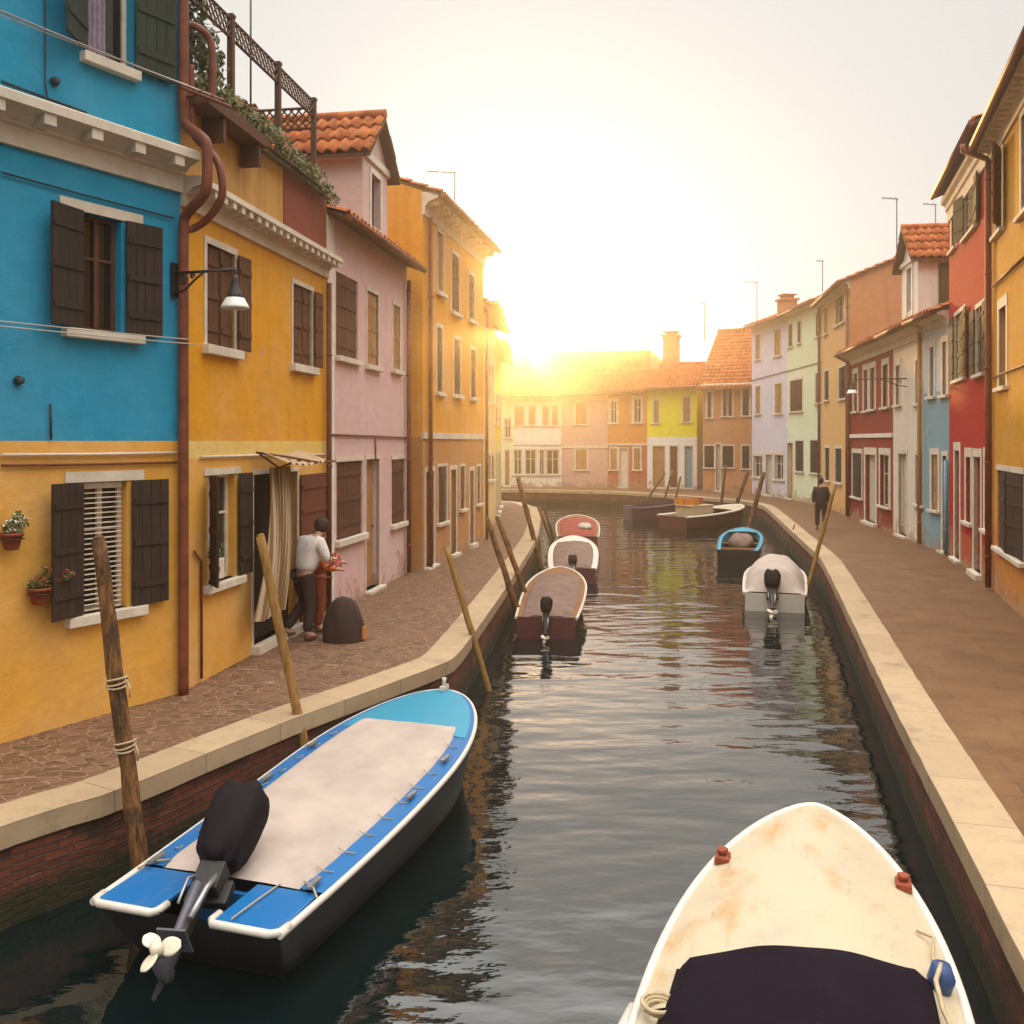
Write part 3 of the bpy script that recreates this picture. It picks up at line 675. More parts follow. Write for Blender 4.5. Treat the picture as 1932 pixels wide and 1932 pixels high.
# ---- right row, far to near
S = [(11.5, 57.0), (11.35, 54.2), (13.55, 52.4), (14.25, 48.0), (14.35, 43.0), (13.3, 36.5), (12.33, 30.0), (11.76, 26.5), (11.5, 24.4), (9.71, 18.75), (6.75, 10.2)]
H = House('tan brick-coloured house with a steep red tile roof, beside the lavender house', (11.30, 54.9), (13.9, 53.6), 9, 6.35, [(0, P('tan_ochre_plaster', (0.52, 0.24, 0.10), .3, .4))], pitch=38)
H.window(1335, 1342, 740, 788, 'shut', 'door_red', [], sur=.12); H.window(1364, 1371, 735, 785, 'shut', 'door_red', [], sur=.1); H.window(1374, 1381, 735, 785, 'shut', 'door_red', [], sur=.1); H.window(1401, 1413, 735, 784, 'shut', 'shut_dark', [], sur=.1)
H.window(1329, 1347, 841, 882, 'shut', 'shut_dark', [], sur=.06); H.door(1351, 1359, 838, 920, 'door_grey', sur=.06); H.window(1363, 1384, 841, 882, 'shut', 'shut_dark', [], sur=.06); H.window(1400, 1414, 841, 884, 'shut', 'shut_dark', [], sur=.06)
H.cornice(6.0, 6.36, .3, .5); H.finish(ex=.25)
H = House('pale lavender three-storey house next to the light green one', S[2], S[3], 7, 9.5, [(0, P('pale_lavender_plaster', (0.60, 0.55, 0.62), .3, .2))])
H.window(1426, 1434, 631, 678, 'shut', 'door_tan', [], sur=.1); H.window(1462, 1473, 622, 671, 'shut', 'door_tan', [], sur=.1); H.window(1426, 1434.5, 729, 781, 'shut', 'door_tan', [], sur=.1); H.window(1463, 1475, 724, 780, 'shut', 'door_tan', [], sur=.1)
H.window(1422, 1438, 860, 900, 'pane', sur=.14); H.door(1445, 1457, 858, 932, 'door_grey', sur=.12); H.window(1462, 1478, 858, 905, 'pane', sur=.14)
H.line([(1418, 718), (1483, 701)], .02, 'pipe', 'wall_cable'); H.cornice(9.15, 9.5, .3); H.finish(chim=[(1.5, 1.4, .7, .8)])
H = House('light green three-storey house with dark brown shutters', S[3], S[4], 7, 9.6, [(0, P('light_green_plaster', (0.66, 0.70, 0.46), .3, .2))])
H.window(1488, 1495, 612, 654, 'shut', 'shut_brown', [], sur=.1); H.window(1505, 1511, 606, 647, 'shut', 'shut_brown', [], sur=.1); H.window(1540, 1549, 590, 634, 'shut', 'shut_brown', [], sur=0.05)
H.window(1491, 1514, 717, 776, 'shut', 'shut_brown', [], sur=.1); H.window(1539, 1549, 704, 760, 'shut', 'shut_brown', [], sur=.05); H.window(1501, 1516, 832, 889, 'shut', 'shut_dark', [], sur=.06); H.window(1529, 1548, 831, 892, 'shut', 'shut_dark', [], sur=.06); H.door(1486, 1496, 836, 940, 'door_tan', sur=.08)
H.line([(1484, 701), (1551, 683)], .02, 'pipe', 'wall_cable'); H.pipe(H.W - .1, .05, 9.2, .06); H.cornice(9.25, 9.6, .3); H.finish()
H = House('light orange three-storey house showing its bare terracotta side wall above the lower roofs', S[4], S[5], 9, 9.35, [(0, P('light_orange_plaster', (0.66, 0.38, 0.13), .3, .3))], pitch=22)
H.window(1556, 1562, 578, 630, 'shut', 'door_tan', [], sur=.1); H.window(1577, 1593, 556, 611, 'pane', sur=.14); H.window(1583, 1598, 692, 752, 'shut', 'shut_dark', [], sur=.06); H.window(1556, 1564, 700, 755, 'shut', 'shut_dark', [], sur=.06)
H.window(1557, 1565, 845, 906, 'shut', 'shut_dark', [], sur=.1); H.window(1576, 1588, 846, 910, 'shut', 'shut_dark', [], sur=.1)
H.pipe(H.W - .12, .05, 9.0, .06); H.cornice(9.0, 9.35, .3)
m = MB(); D = H.depth; m.face([(H.W + .012, .01, 6), (H.W + .012, D, 6), (H.W + .012, D, 9.34), (H.W + .012, D / 2, 9.34 + D / 2 * math.tan(R(22))), (H.W + .012, .01, 9.34)]); m.build('side_wall', P('terracotta_side_plaster', (0.48, 0.22, 0.09), .3, .5), H.e)
H.finish(ex=.12)
H = House('low dark red house with white window frames and a white string course', S[5], S[6], 6, 6.5, [(0, P('dark_red_plaster', (0.25, 0.026, 0.012), .2, .3))], ov=.5)
for (x0, x1, y0, y1) in ((1611, 1618, 705, 776), (1630, 1637, 698, 775), (1642, 1651, 694, 772), (1666, 1676, 688, 768)): H.window(x0, x1, y0, y1, 'pane', sur=.17)
H.window(1609, 1626, 855, 938, 'shut', 'shut_dark', [], sur=.14); H.door(1633, 1652, 858, 985, 'door_grey', sur=.2); H.window(1661, 1678, 858, 955, 'pane', sur=.18)
H.band(3.12, 3.26, .06, 'white', 'string_course'); H.cornice(5.95, 6.42, .35); H.pipe(.15, .05, 6.0, .06, top=.5); H.finish(); 
H = House('low off-white house with a tiled dormer, between the dark red and blue grey ones', S[6], S[7], 6, 6.5, [(0, P('off_white_plaster', (0.66, 0.58, 0.46), .2, .3))], ov=.5)
H.window(1691, 1698, 690, 764, 'pane', sur=.16); H.window(1728, 1735, 680, 761, 'pane', sur=.16); H.door(1696, 1711, 856, 1010, 'door_grey', sur=.12); H.window(1728, 1740, 858, 952, 'pane', sur=.12)
H.cornice(5.95, 6.42, .35); H.pipe(H.W - .1, .05, 6.1, .06, mat='door_tan')
u0, u1, zb, ze, zp, dp = .9, 2.75, 6.4, 8.5, 9.4, 3.4; um = (u0 + u1) / 2
d = MB(); wu0, wu1, wz0, wz1 = um - .28, um + .28, 6.95, 8.25
for q in (((u0, zb), (u1, zb), (u1, wz0), (u0, wz0)), ((u0, wz0), (wu0, wz0), (wu0, wz1), (u0, wz1)), ((wu1, wz0), (u1, wz0), (u1, wz1), (wu1, wz1)), ((u0, wz1), (u1, wz1), (u1, ze), (u0, ze))): d.face([(a, .05, b) for a, b in q])
d.face([(u0, .05, ze), (u1, .05, ze), (um, .05, zp - .06)])
for u in (u0, u1): d.face([(u, .05, zb), (u, dp, zb), (u, dp, ze), (u, .05, ze)])
for (a, b) in (((wu0, wz0), (wu1, wz0)), ((wu1, wz0), (wu1, wz1)), ((wu1, wz1), (wu0, wz1)), ((wu0, wz1), (wu0, wz0))): d.face([(a[0], .05, a[1]), (b[0], .05, b[1]), (b[0], .22, b[1]), (a[0], .22, a[1])])
dm = d.build('dormer', P('dormer_white_plaster', (0.70, 0.66, 0.58), .2, .3), H.e)
p = MB(); p.box(wu0, wu1, .17, .19, wz0, wz1); p.build('pane', M['glass'], dm)
t = MB(); t.box(u0 - .05, u1 + .05, -.03, .049, ze - .12, ze); t.box(wu0 - .12, wu0, .02, .06, wz0 - .12, wz1 + .12); t.box(wu1, wu1 + .12, .02, .06, wz0 - .12, wz1 + .12); t.box(wu0, wu1, .021, .06, wz1, wz1 + .12); t.build('dormer_trim', M['white'], dm)
sh = MB(); sh.box(u1 + .001, u1 + .05, .62, 1.4, 7.0, 8.2); sh.box(u1 + .051, u1 + .07, .68, 1.34, 7.06, 8.14); sh.build('shutter', M['shut_olive'], dm)
gable_roof(u0, u1, ze, zp, -.2, dp + .8, dm); H.finish()
H = House('narrow blue grey house with white upper frames, squeezed beside the red house', S[7], S[8], 6, 6.5, [(0, P('blue_grey_plaster', (0.20, 0.33, 0.38), .25, .25)), (4.35, P('whitish_blue_plaster', (0.50, 0.55, 0.55)))], ov=.5)
H.window(1755, 1762, 655, 748, 'pane', sur=.16); H.window(1779, 1786, 645, 745, 'shut', 'door_tan', [], sur=.14); H.window(1758, 1770, 858, 962, 'shut', 'door_tan', [], sur=.14); H.door(1779, 1787, 860, 1040, 'door_grey', sur=.1)
H.cornice(6.1, 6.45, .3); H.finish()
H = House('tall bright red house with a white moulded eaves band and olive brown shutters', S[8], S[9], 7, 9.55, [(0, P('orange_red_base_plaster', (0.42, 0.075, 0.03), .3, .5)), (.8, P('bright_red_plaster', (0.40, 0.010, 0.004), .12, .3))], ov=.34)
H.window(1796, 1804, 385, 470, 'pane', sur=.16); H.window(1822, 1842, 352, 438, 'shut', 'shut_olive', [(-1, 12), (1, 4)], sur=.1, lw=.62, lint=.1)
H.window(1802, 1822, 590, 715, 'shut', 'shut_olive', [(-1, 3), (1, 3)], sur=.08, lw=.45); H.window(1842, 1858, 578, 705, 'shut', 'shut_olive', [(-1, 3), (1, 3)], sur=.08, lw=.42)
H.door(1802, 1811, 850, 1054, 'door_grey', sur=.16); H.window(1823, 1832, 862, 985, 'pane', sur=.17); H.door(1838, 1851, 862, 1079, 'door_grey', sur=.14); H.window(1859, 1868, 862, 1000, 'pane', sur=.16)
H.cornice(8.72, 9.42, .20); H.pipe(.06, .05, 2.5, .05, mat='blue_grey'); H.finish(ex=.1, chim=[(5.2, 1.0, .9, .75)])
H = House('tall golden ochre house at the right edge with big dark ground-floor shutters', S[9], S[10], 7, 9.0, [(0, P('orange_ochre_base_plaster', (0.56, 0.22, 0.035), .3, .5)), (1.35, P('golden_ochre_plaster', (0.58, 0.27, 0.008), .2, .3))], ov=.36)
H.window(1880, 1892, 290, 438, 'pane', 'shut_brown', [(1, 22)], sur=.15, lw=.5, frame='shut_brown'); H.window(1928, 1950, 205, 395, 'pane', 'shut_brown', [], sur=.15)
H.window(1886, 1899, 580, 730, 'pane', 'shut_brown', [], sur=.16); H.window(1882, 1931, 890, 1045, 'shut', 'shut_dark', [], sur=.08, jamb=False); H.window(1960, 2020, 890, 1080, 'shut', 'shut_dark', [], sur=.08, jamb=False)
H.cornice(8.62, 9.0, .3, .3, bw=.1); H.pipe(.1, .05, 8.6, .06, top=.55)
H.line([(1876, 712), (1932, 690), (1990, 665)], .02, 'pipe', 'wall_cable'); H.line([(1878, 540), (1900, 520), (1945, 480)], .03, 'pipe', 'wall_cable', .05)
H.finish(ex=.15)

H = House('hazy cream house glimpsed above the far end of the left row', (-2.2, 74.0), (1.6, 74.0), 6, 8.9, [(0, P('hazy_cream_plaster', (0.66, 0.5, 0.26)))], pitch=18)
H.finish()
# ---------------------------------------------------------------- boats
def hullb(B, sb, tm=.55, p=2.2, q=.55):
    def b(t):
        if t < tm: return sb + (B - sb) * math.sin(min(1, t / tm) * math.pi / 2)
        x = (t - tm) / (1 - tm); return max(0.0, B * (1 - x ** p)) ** 1.0 * 1.0 if q == 1 else B * max(0.0, 1 - x ** p) ** q
    return b
class Boat:
    """local axes: x starboard, y towards the bow (stern at 0), z up from the water"""
    def __init__(s, label, stern, bow, B, sb, g0, g1, name='boat', group=None, q=.55, tm=.55, cat='boat', sheer=2.0):
        st, bw = Vector(stern), Vector(bow); dlt = bw - st; s.L = dlt.length
        s.e = empty(name, (st.x, st.y, WATER), math.atan2(-dlt.x, dlt.y), label, cat, group)
        s.b = hullb(B, sb, tm, 2.2, q); s.g = lambda t: g0 + (g1 - g0) * t ** sheer; s.B = B; s.rk = .12
    def hull(s, mat, n=26, inner=None):
        m = MB(); sec = []
        for i in range(n + 1):
            t = i / n; b, g = s.b(t), s.g(t); y = s.L * t
            rake = .0 if t < .8 else 0
            prof = [(0, -.22), (.55 * b, -.18), (.80 * b, -.02), (.92 * b, g * .5), (b, g)]
            sh = lambda z: y - (g - z) * .25 * max(0, t - .75) / .25 + (g - z) * s.rk * max(0, 1 - t * 5)
            row = [m.v((-x, sh(z), z)) for x, z in reversed(prof)] + [m.v((x, sh(z), z)) for x, z in prof[1:]]
            sec.append(row)
        for i in range(n):
            for k in range(len(sec[0]) - 1):
                f = m.bm.faces.new((sec[i][k], sec[i + 1][k], sec[i + 1][k + 1], sec[i][k + 1])); f.smooth = True
        m.bm.faces.new(sec[0])
        bmesh.ops.remove_doubles(m.bm, verts=m.bm.verts, dist=1e-4)
        return m.build('hull', mat, s.e)
    def rim(s, mat, r=.025, dz=0.0, name='rub_rail', t0=0, t1=1, n=40, gap=None):
        m = MB(); pts = []
        for i in range(n + 1):
            t = t0 + (t1 - t0) * (1 - (1 - i / n) ** 1.6); pts.append((s.b(t) + .008, s.L * t, s.g(t) + dz))
        m.tube(pts + [(-x, y, z) for x, y, z in reversed(pts[:-1])], r, 8)
        return m.build(name, mat, s.e)
    def ring(s, wd, mat, name='gunwale', t0=0, t1=1, n=36, dz=0.01, drop=.22):
        """side decks: flat strips along both edges with a coaming going down inside"""
        m = MB()
        for sd in (-1, 1):
            for i in range(n):
                ta, tb = t0 + (t1 - t0) * i / n, t0 + (t1 - t0) * (i + 1) / n
                o = [(sd * s.b(t), s.L * t, s.g(t) + dz) for t in (ta, tb)]; q = [(sd * max(0, s.b(t) - wd), s.L * t, s.g(t) + dz + .012) for t in (ta, tb)]
                m.face((o[0], o[1], q[1], q[0])); m.face((q[0], q[1], (q[1][0], q[1][1], q[1][2] - drop), (q[0][0], q[0][1], q[0][2] - drop)))
        return m.build(name, mat, s.e)
    def deck(s, t0, t1, mat, name='foredeck', camber=.05, inset=0.0, dz=.012, n=18, front=None, scoop=0.0):
        m = MB()
        def fn(a, c):
            x = 2 * c - 1; t = t0 + (t1 - t0) * a
            if scoop: t = min(1, t0 + scoop * (x * x) * (1 - a) + (t1 - t0) * a)
            b = max(0, s.b(t) - inset); return (x * b, s.L * t, s.g(t) + dz + camber * (1 - x * x) * min(1, b / s.B))
        m.grid(fn, n, 14); return m.build(name, mat, s.e)
    def cover(s, t0, t1, mat, inset=.2, rise=.08, name='cover', dz=.03, n=22, skirt=.04, wrinkle=.006):
        m = MB(); rnd = random.Random(3)
        def fn(a, c):
            t = t0 + (t1 - t0) * a; x = 2 * c - 1; b = max(.02, s.b(t) - inset)
            e = min(1, (1 - abs(x)) * 14) * min(1, a * 22, (1 - a) * 22 + .15)
            return (x * b, s.L * t, s.g(t) + dz + rise * (1 - x * x) * math.sin(math.pi * (.12 + .76 * a)) + wrinkle * math.sin(9 * x + 14 * a) * math.sin(21 * a - 4 * x) - skirt * (1 - e))
        m.grid(fn, n * 2, 24); return m.build(name, mat, s.e)
    def floor(s, t0, t1, z, mat):
        m = MB()
        for i in range(12):
            a, b = t0 + (t1 - t0) * i / 12, t0 + (t1 - t0) * (i + 1) / 12
            m.face([(-.86 * s.b(a), s.L * a, z), (.86 * s.b(a), s.L * a, z), (.86 * s.b(b), s.L * b, z), (-.86 * s.b(b), s.L * b, z)])
        return m.build('floor', mat, s.e)
    def transom(s, mat, t=.0, z1=None, thick=.04):
        m = MB(); b = s.b(t) * .97; m.box(-b, b, s.L * t + .002, s.L * t + thick, -.15, z1 if z1 is not None else s.g(t) - .01); return m.build('transom', mat, s.e)
def outboard(parent, x, y, z, tilt, cowl=(.36, .52, .46), mat=None, prop='propeller', k=1.0, yaw=0):
    """outboard motor: local up axis tilts forward by tilt so the leg lifts out of the water"""
    Mx = Matrix.Translation((x, y, z)) @ Matrix.Rotation(yaw, 4, 'Z') @ Matrix.Rotation(-tilt, 4, 'X') @ Matrix.Scale(k, 4)
    m = MB(Mx); m.box(-.10, .10, -.14, .02, -.12, .10); m.box(-.16, .16, -.02, .06, -.16, .03); m.box(-.05, .05, -.20, -.10, -.55, -.1)
    mo = m.build('outboard_motor', M['iron'], parent, bevel=.012)
    cx, cy, cz = cowl; m = MB(Mx)
    def fn(a, b):
        th = 2 * math.pi * a; ph = math.pi * (b - .5); ce = lambda v, e: math.copysign(abs(v) ** e, v)
        return (cx / 2 * ce(math.cos(ph), .6) * ce(math.cos(th), .65) * (1 + .10 * math.sin(2.2 * ph) + .035 * math.sin(4 * ph + 3 * th)), -.06 + cy / 2 * ce(math.cos(ph), .6) * ce(math.sin(th), .65), .10 + cz / 2 + cz / 2 * ce(math.sin(ph), .7) + .02 * math.sin(5 * th) + .012 * math.sin(3 * th + 9 * ph))
    m.grid(fn, 32, 16); bmesh.ops.remove_doubles(m.bm, verts=m.bm.verts, dist=1e-4); m.build('cowl_cover', mat or M['tarp_black'], mo)
    m = MB(Mx)
    m.grid(lambda a, b: ((.055 - .02 * b) * math.cos(2 * math.pi * a), -.16 + (.10 - .02 * b) * math.sin(2 * math.pi * a), -.15 - .62 * b), 16, 6)
    m.box(-.10, .10, -.32, -.08, -.56, -.545); m.tube([(0, -.04, -.72), (0, -.12, -.74), (0, -.22, -.74), (0, -.34, -.73)], [.02, .058, .062, .045], 12)
    m.face([(0, -.08, -.78), (0, -.2, -.78), (0, -.19, -.93), (0, -.13, -.92)]); m.build('leg', M['motor_grey'], mo)
    m = MB(Mx); m.tube([(.06, -.10, .02), (.075, -.22, -.18), (.06, -.24, -.42)], .022, 8); m.tube([(-.07, -.06, .05), (-.10, -.2, -.1), (-.08, -.22, -.3)], .012, 6); m.build('tilt_arm', M['steel'], mo)
    m = MB(Mx @ Matrix.Translation((0, -.38, -.73)) @ Matrix.Rotation(R(90), 4, 'X'))
    m.lathe([(.0, -.04), (.035, -.04), (.045, 0), (.038, .05), (0.0, .06)], n=14)
    for j in range(3):
        q = Matrix.Rotation(2 * math.pi * j / 3 + R(20), 4, 'Z')
        def bl(a, b):
            r = .035 + .115 * b; wd = .052 * math.sin(math.pi * (.2 + .72 * b)) ** .7; an = (a - .5) * 2 * wd
            return q @ Vector((r, an, an * .55 * (1 - .3 * b)))
        m.grid(bl, 6, 6)
    pr = m.build('propeller', M['prop'], mo, recalc=False); s_ = pr.modifiers.new('solid', 'SOLIDIFY'); s_.thickness = .008
    return mo
M['motor_grey'] = plain('grey_motor_paint', (0.075, 0.07, 0.085), 0.4, .2, 9, .05, 60, .5)
M['prop'] = plain('cream_propeller_paint', (0.62, 0.55, 0.42), 0.45, .12, 9, .1)
def paint(name, c, rough=.35, dirt=.35, amber=0.0):
    n = N(name); v = n.coord(); f = n.noise(v, 2.2, 7, .7); g = n.noise(n.coord(scale=(3, .6, 3)), 5, 6, .7)
    a = n.mix(n.ramp(f, .48, .72, 0, dirt), c, tuple(x * .55 + .08 for x in c)); a = n.mix(n.ramp(g, .58, .74, 0, dirt), a, (.25, .17, .10))
    q = n.noise(n.coord(scale=(1.6, .9, 1), loc=(3, 7, 0)), 1.7, 6, .7); a = n.mix(n.ramp(q, .54, .70, 0, amber), a, (.40, .21, .065))
    n.bump(n.noise(v, 60, 3), .08, .005); return n.done(a, rough, .4)
M['boat_blue'] = paint('bright_blue_boat_paint', (0.005, 0.115, 0.32), .35, .35); M['boat_cyan'] = paint('light_blue_deck_paint', (0.016, 0.235, 0.36), .4, .2)
M['boat_white'] = paint('white_boat_paint', (0.60, 0.54, 0.46), .35, .3); M['hull_dark'] = paint('dark_hull_paint', (0.007, 0.006, 0.007), .5, .06)
M['boat_cream'] = paint('aged_cream_gelcoat', (0.45, 0.37, 0.25), .42, .6, .75); M['maroon'] = paint('maroon_hull_paint', (0.10, 0.025, 0.03), .45); M['purple'] = paint('dark_purple_hull_paint', (0.07, 0.03, 0.065), .5)
M['cover_beige'] = plain('beige_boat_cover', (0.40, 0.325, 0.275), .85, .16, 2.2, .6, 14); M['cover_brown'] = plain('brown_boat_cover', (0.17, 0.11, 0.085), .85, .25, 4, .4, 25)
M['cover_red'] = plain('red_boat_cover', (0.22, 0.03, 0.02), .8, .2, 4, .4, 25); M['cover_plum'] = plain('dark_plum_canvas', (0.009, 0.005, 0.010), .9, .25, 4, .5, 25, .08)
M['cover_pale'] = plain('pale_boat_cover', (0.40, 0.33, 0.28), .8, .14, 4, .4, 25); M['rope'] = plain('tan_rope', (0.42, 0.32, 0.19), .9, .2, 20, .5); M['timber'] = wood('varnished_boat_timber', (0.24, 0.11, 0.04))
M['rust'] = plain('rusty_fitting', (0.24, 0.05, 0.02), .7, .3, 20, .3); M['blue_fender'] = plain('blue_fender_vinyl', (0.03, 0.06, 0.16), .35)

b = Boat('bright blue motorboat with white rub rail and beige flat cover, moored by the left wall', (-2.30, 6.48), (-.80, 11.25), .85, .76, .50, .80)
b.rk = .62
b.hull(M['hull_dark']); b.ring(.19, M['boat_blue'], drop=.2, t0=.112); b.rim(M['boat_white'], .028, -.015, 'rub_rail')
b.deck(.74, 1.0, M['boat_cyan'], 'foredeck', .05, .05, .016, scoop=0); b.floor(.16, .75, .18, M['boat_blue'])
b.cover(.115, .80, M['cover_beige'], .16, .03, 'cover', .05, wrinkle=.002, skirt=.05)
m = MB()                                            # stern decks with the motor well between them
for sd in (-1, 1):
    bb = b.b(0); x0, x1 = sorted((sd * .24, sd * (bb - .01))); m.box(x0, x1, .0, .56, b.g(0) - .03, b.g(0) + .008)
m.build('stern_deck', M['boat_blue'], b.e, bevel=.01)
for sd in (-1, 1):
    m = MB(); z = b.g(0) - .005; bb = b.b(0); m.tube([(sd * .22, .12, z), (sd * .22, .02, z), (sd * .25, -.02, z), (sd * (bb - .06), -.02, z), (sd * bb, .02, z), (sd * (bb + .012), .12, z)], .03, 8); m.build('stern_fender', M['boat_white'], b.e)
m = MB(); m.box(-.24, .24, .48, .52, .2, b.g(0) - .05); m.build('transom', M['boat_blue'], b.e)
outboard(b.e, -.0, .34, b.g(0) + .07, R(60), (.42, .40, .70), yaw=R(11))
for sd in (-1, 1):
    for t in (.12, .45, .62):
        m = MB(); x, y, z = sd * (b.b(t) - .10), b.L * t, b.g(t) + .02; m.box(x - .02, x + .02, y - .09, y + .09, z + .03, z + .045); m.box(x - .012, x + .012, y - .02, y + .02, z, z + .0299); m.build('cleat', M['steel'], b.e)
t = .13
for sd in (-1, 1): m = MB(); m.tube([(sd * (b.b(t) - .2), b.L * t - .02, b.g(t) + .04), (sd * (b.b(t) - .08), b.L * t - .10, b.g(t) + .045), (sd * (b.b(t) + .03), b.L * t - .2, b.g(t) - .02)], .008, 6); m.build('tie_rope', M['rope'], b.e)
for i in range(9):                                  # cover lacing down to the side decks
    for sd in (-1, 1):
        t = .16 + .065 * i; m = MB(); e0 = b.b(t) - .17; m.tube([(sd * (e0 - .03), b.L * t, b.g(t) + .075), (sd * (e0 + .02), b.L * t + .01, b.g(t) + .045), (sd * (e0 + .09), b.L * t + .05, b.g(t) + .022)], .005, 5); m.build('cover_lace', M['rope'], b.e)
m = MB(); m.tube([(.42, .58, b.g(.1) + .02), (.40, .3, b.g(0) + .03), (.38, .02, b.g(0) + .03)], .006, 6)
m.build('tie_rope', M['rope'], b.e)
m = MB(); m.box(-.03, .03, b.L - .14, b.L + .02, b.g(1) + .02, b.g(1) + .07); m.lathe([(.0, 0), (.03, 0), (.022, .05), (.03, .09), (0, .1)], (0, b.L - .06, b.g(1) + .07), 10); m.build('bow_post', M['boat_white'], b.e)
boat1 = b

b = Boat('cream motorboat bow with domed foredeck and dark plum canvas, beside the right quay', (.60, 2.30), (2.42, 7.42), .84, .78, .66, .90, q=.68, tm=.5)
b.hull(M['boat_cream']); b.rim(M['boat_white'], .03, .0); b.ring(.12, M['boat_cream'], drop=.1); b.deck(.48, 1.0, M['boat_cream'], 'foredeck', .16, .02, .012)
m = MB()
def fn(a, c):
    x = 2 * c - 1; t = .02 + (.535 + .03 * x + .02 * x * x) * a; bb = b.b(t) - .15; f = min(1, (1 - a) * 30)
    edge = min(1, (1 - abs(x)) * 9)
    return (x * bb, b.L * t + .05 * (1 - x * x) * a, b.g(t) + .06 + (.16 * (1 - x * x) + .12 * edge) * f + .008 * math.sin(13 * a + 3 * x) * math.sin(7 * x))
m.grid(fn, 40, 28); m.build('canopy', M['cover_plum'], b.e)
for sd in (-1, 1):
    m = MB(); t = .80; x, y, z = sd * (b.b(t) - .05), b.L * t, b.g(t) + .02
    m.box(x - .05, x + .05, y - .07, y + .07, z, z + .05); m.lathe([(.03, .05), (.045, .09), (.0, .10)], (x, y, z), 10); m.build('bow_cleat', M['rust'], b.e, bevel=.01)  # brown cleats on the foredeck edges
m = MB(); t = .50
for i in range(3):
    x, y, z = -(b.b(t) - .12), b.L * t - .12, b.g(t) + .05; m.tube([(x + (.07 + .012 * i) * math.cos(a * .5), y + (.07 + .01 * i) * math.sin(a * .5), z + i * .014) for a in range(13)], .012, 6)
m.build('rope_coil', M['rope'], b.e)
m = MB(); x, y, z = b.b(.6) - .10, b.L * .60, b.g(.6) + .1; m.lathe([(0, -.09), (.05, -.08), (.075, 0), (.05, .08), (0, .09)], (x, y, z), 14); m.build('fender', M['blue_fender'], b.e)
m = MB(); m.tube([(x, y, z + .08), (x - .04, y - .14, z + .06), (x - .02, y - .30, z), (x + .02, y - .48, z - .02), (x - .03, y - .6, z - .02)], .014, 6); m.tube([(x, y + .05, z), (x - .02, y + .25, z - .02), (x + .0, y + .45, z - .0), (x - .09, y + .5, z)], .009, 6); m.build('fender_rope', M['rope'], b.e)
m = MB(); t0 = .46; m.tube([(-(b.b(t) + .05), b.L * t, b.g(t) - .05) for t in (.36, .40, .46, .5)], [.03, .05, .05, .03], 10); m.build('side_fender', M['boat_white'], b.e)

def small_boat(label, stern, bow, B, g0, g1, hullm, coverm, rimm, deckm, motor=None, t0=.04, t1=.86, rise=.14, k=.62, inner=None, group=None):
    b = Boat(label, stern, bow, B, B * .85, g0, g1, group=group, q=.6); b.hull(hullm); b.rim(rimm, .03); b.ring(.12, deckm, drop=.25); b.deck(.8, 1, deckm, camber=.05, inset=.04)
    if coverm: b.cover(t0, t1, coverm, .08, rise, 'cover', .02, skirt=.06, wrinkle=.012)
    else:
        b.floor(.02, .85, .12, inner or deckm); m = MB()
        for t in (.25, .5): m.box(-(b.b(t) - .05), b.b(t) - .05, b.L * t - .1, b.L * t + .1, b.g(t) - .12, b.g(t) - .08)
        m.build('thwart', M['timber'], b.e)
    b.transom(hullm, 0, b.g(0) + .02)
    if motor is not None: outboard(b.e, 0, -.02, b.g(0) + .03, motor, (.38, .46, .50), k=k)
    return b
small_boat('brown covered motorboat with a thin white rim, nearest of those along the left wall', (.66, 17.9), (1.22, 23.2), .68, .40, .66, M['maroon'], M['cover_brown'], M['boat_white'], M['timber'], R(20))
small_boat('brown covered boat with broad pale side decks, second along the left wall', (1.62, 24.8), (2.05, 30.8), .72, .40, .66, M['maroon'], M['cover_brown'], M['boat_white'], M['boat_white'], R(50), t1=.82)
b = small_boat('red covered boat with a white bundle on top, third along the left wall', (2.25, 31.6), (2.7, 38.4), .80, .55, .75, M['maroon'], M['cover_red'], M['boat_white'], M['timber'], None)
m = MB(); m.grid(lambda a, c: (.25 + .26 * math.sin(math.pi * c) * math.cos(2 * math.pi * a), 1.9 + .5 * math.sin(math.pi * c) * math.sin(2 * math.pi * a), .72 + .14 * math.cos(math.pi * c) + .03 * math.sin(9 * a * 6)), 20, 10); m.build('bundle', M['cover_pale'], b.e)
b = Boat('pale covered motorboat with a dark outboard cowl, at the right quay bend', (5.86, 20.7), (6.98, 24.6), .72, .66, .40, .62, q=.6)
b.hull(M['boat_white']); b.rim(M['boat_white'], .03); b.ring(.1, M['boat_white']); b.transom(M['boat_white'], 0, .4)
m = MB()
def fn2(a, c):
    x = 2 * c - 1; t = .03 + .80 * a; bb = b.b(t) - .03; e = min(1, a * 7 + .0)
    return (x * bb * (1 - .12 * e * 0), b.L * t, b.g(t) + .02 + .50 * e * (1 - abs(x) ** 3.2) * (1 - .35 * a) + .012 * math.sin(17 * a) * math.sin(8 * x))
m.grid(fn2, 40, 24); m.build('cover', M['cover_pale'], b.e); b.deck(.8, 1, M['boat_white'], camber=.05, inset=.03)
outboard(b.e, -.05, -.05, .42, R(35), (.42, .5, .52), k=.85)
b = small_boat('dark open boat with light blue rim and a brown heap, by the right quay', (6.85, 28.2), (8.25, 33.0), .72, .48, .74, M['hull_dark'], None, M['hull_dark'], M['boat_cyan'], None, inner=M['cover_brown'])
m = MB(); rr = random.Random(4)
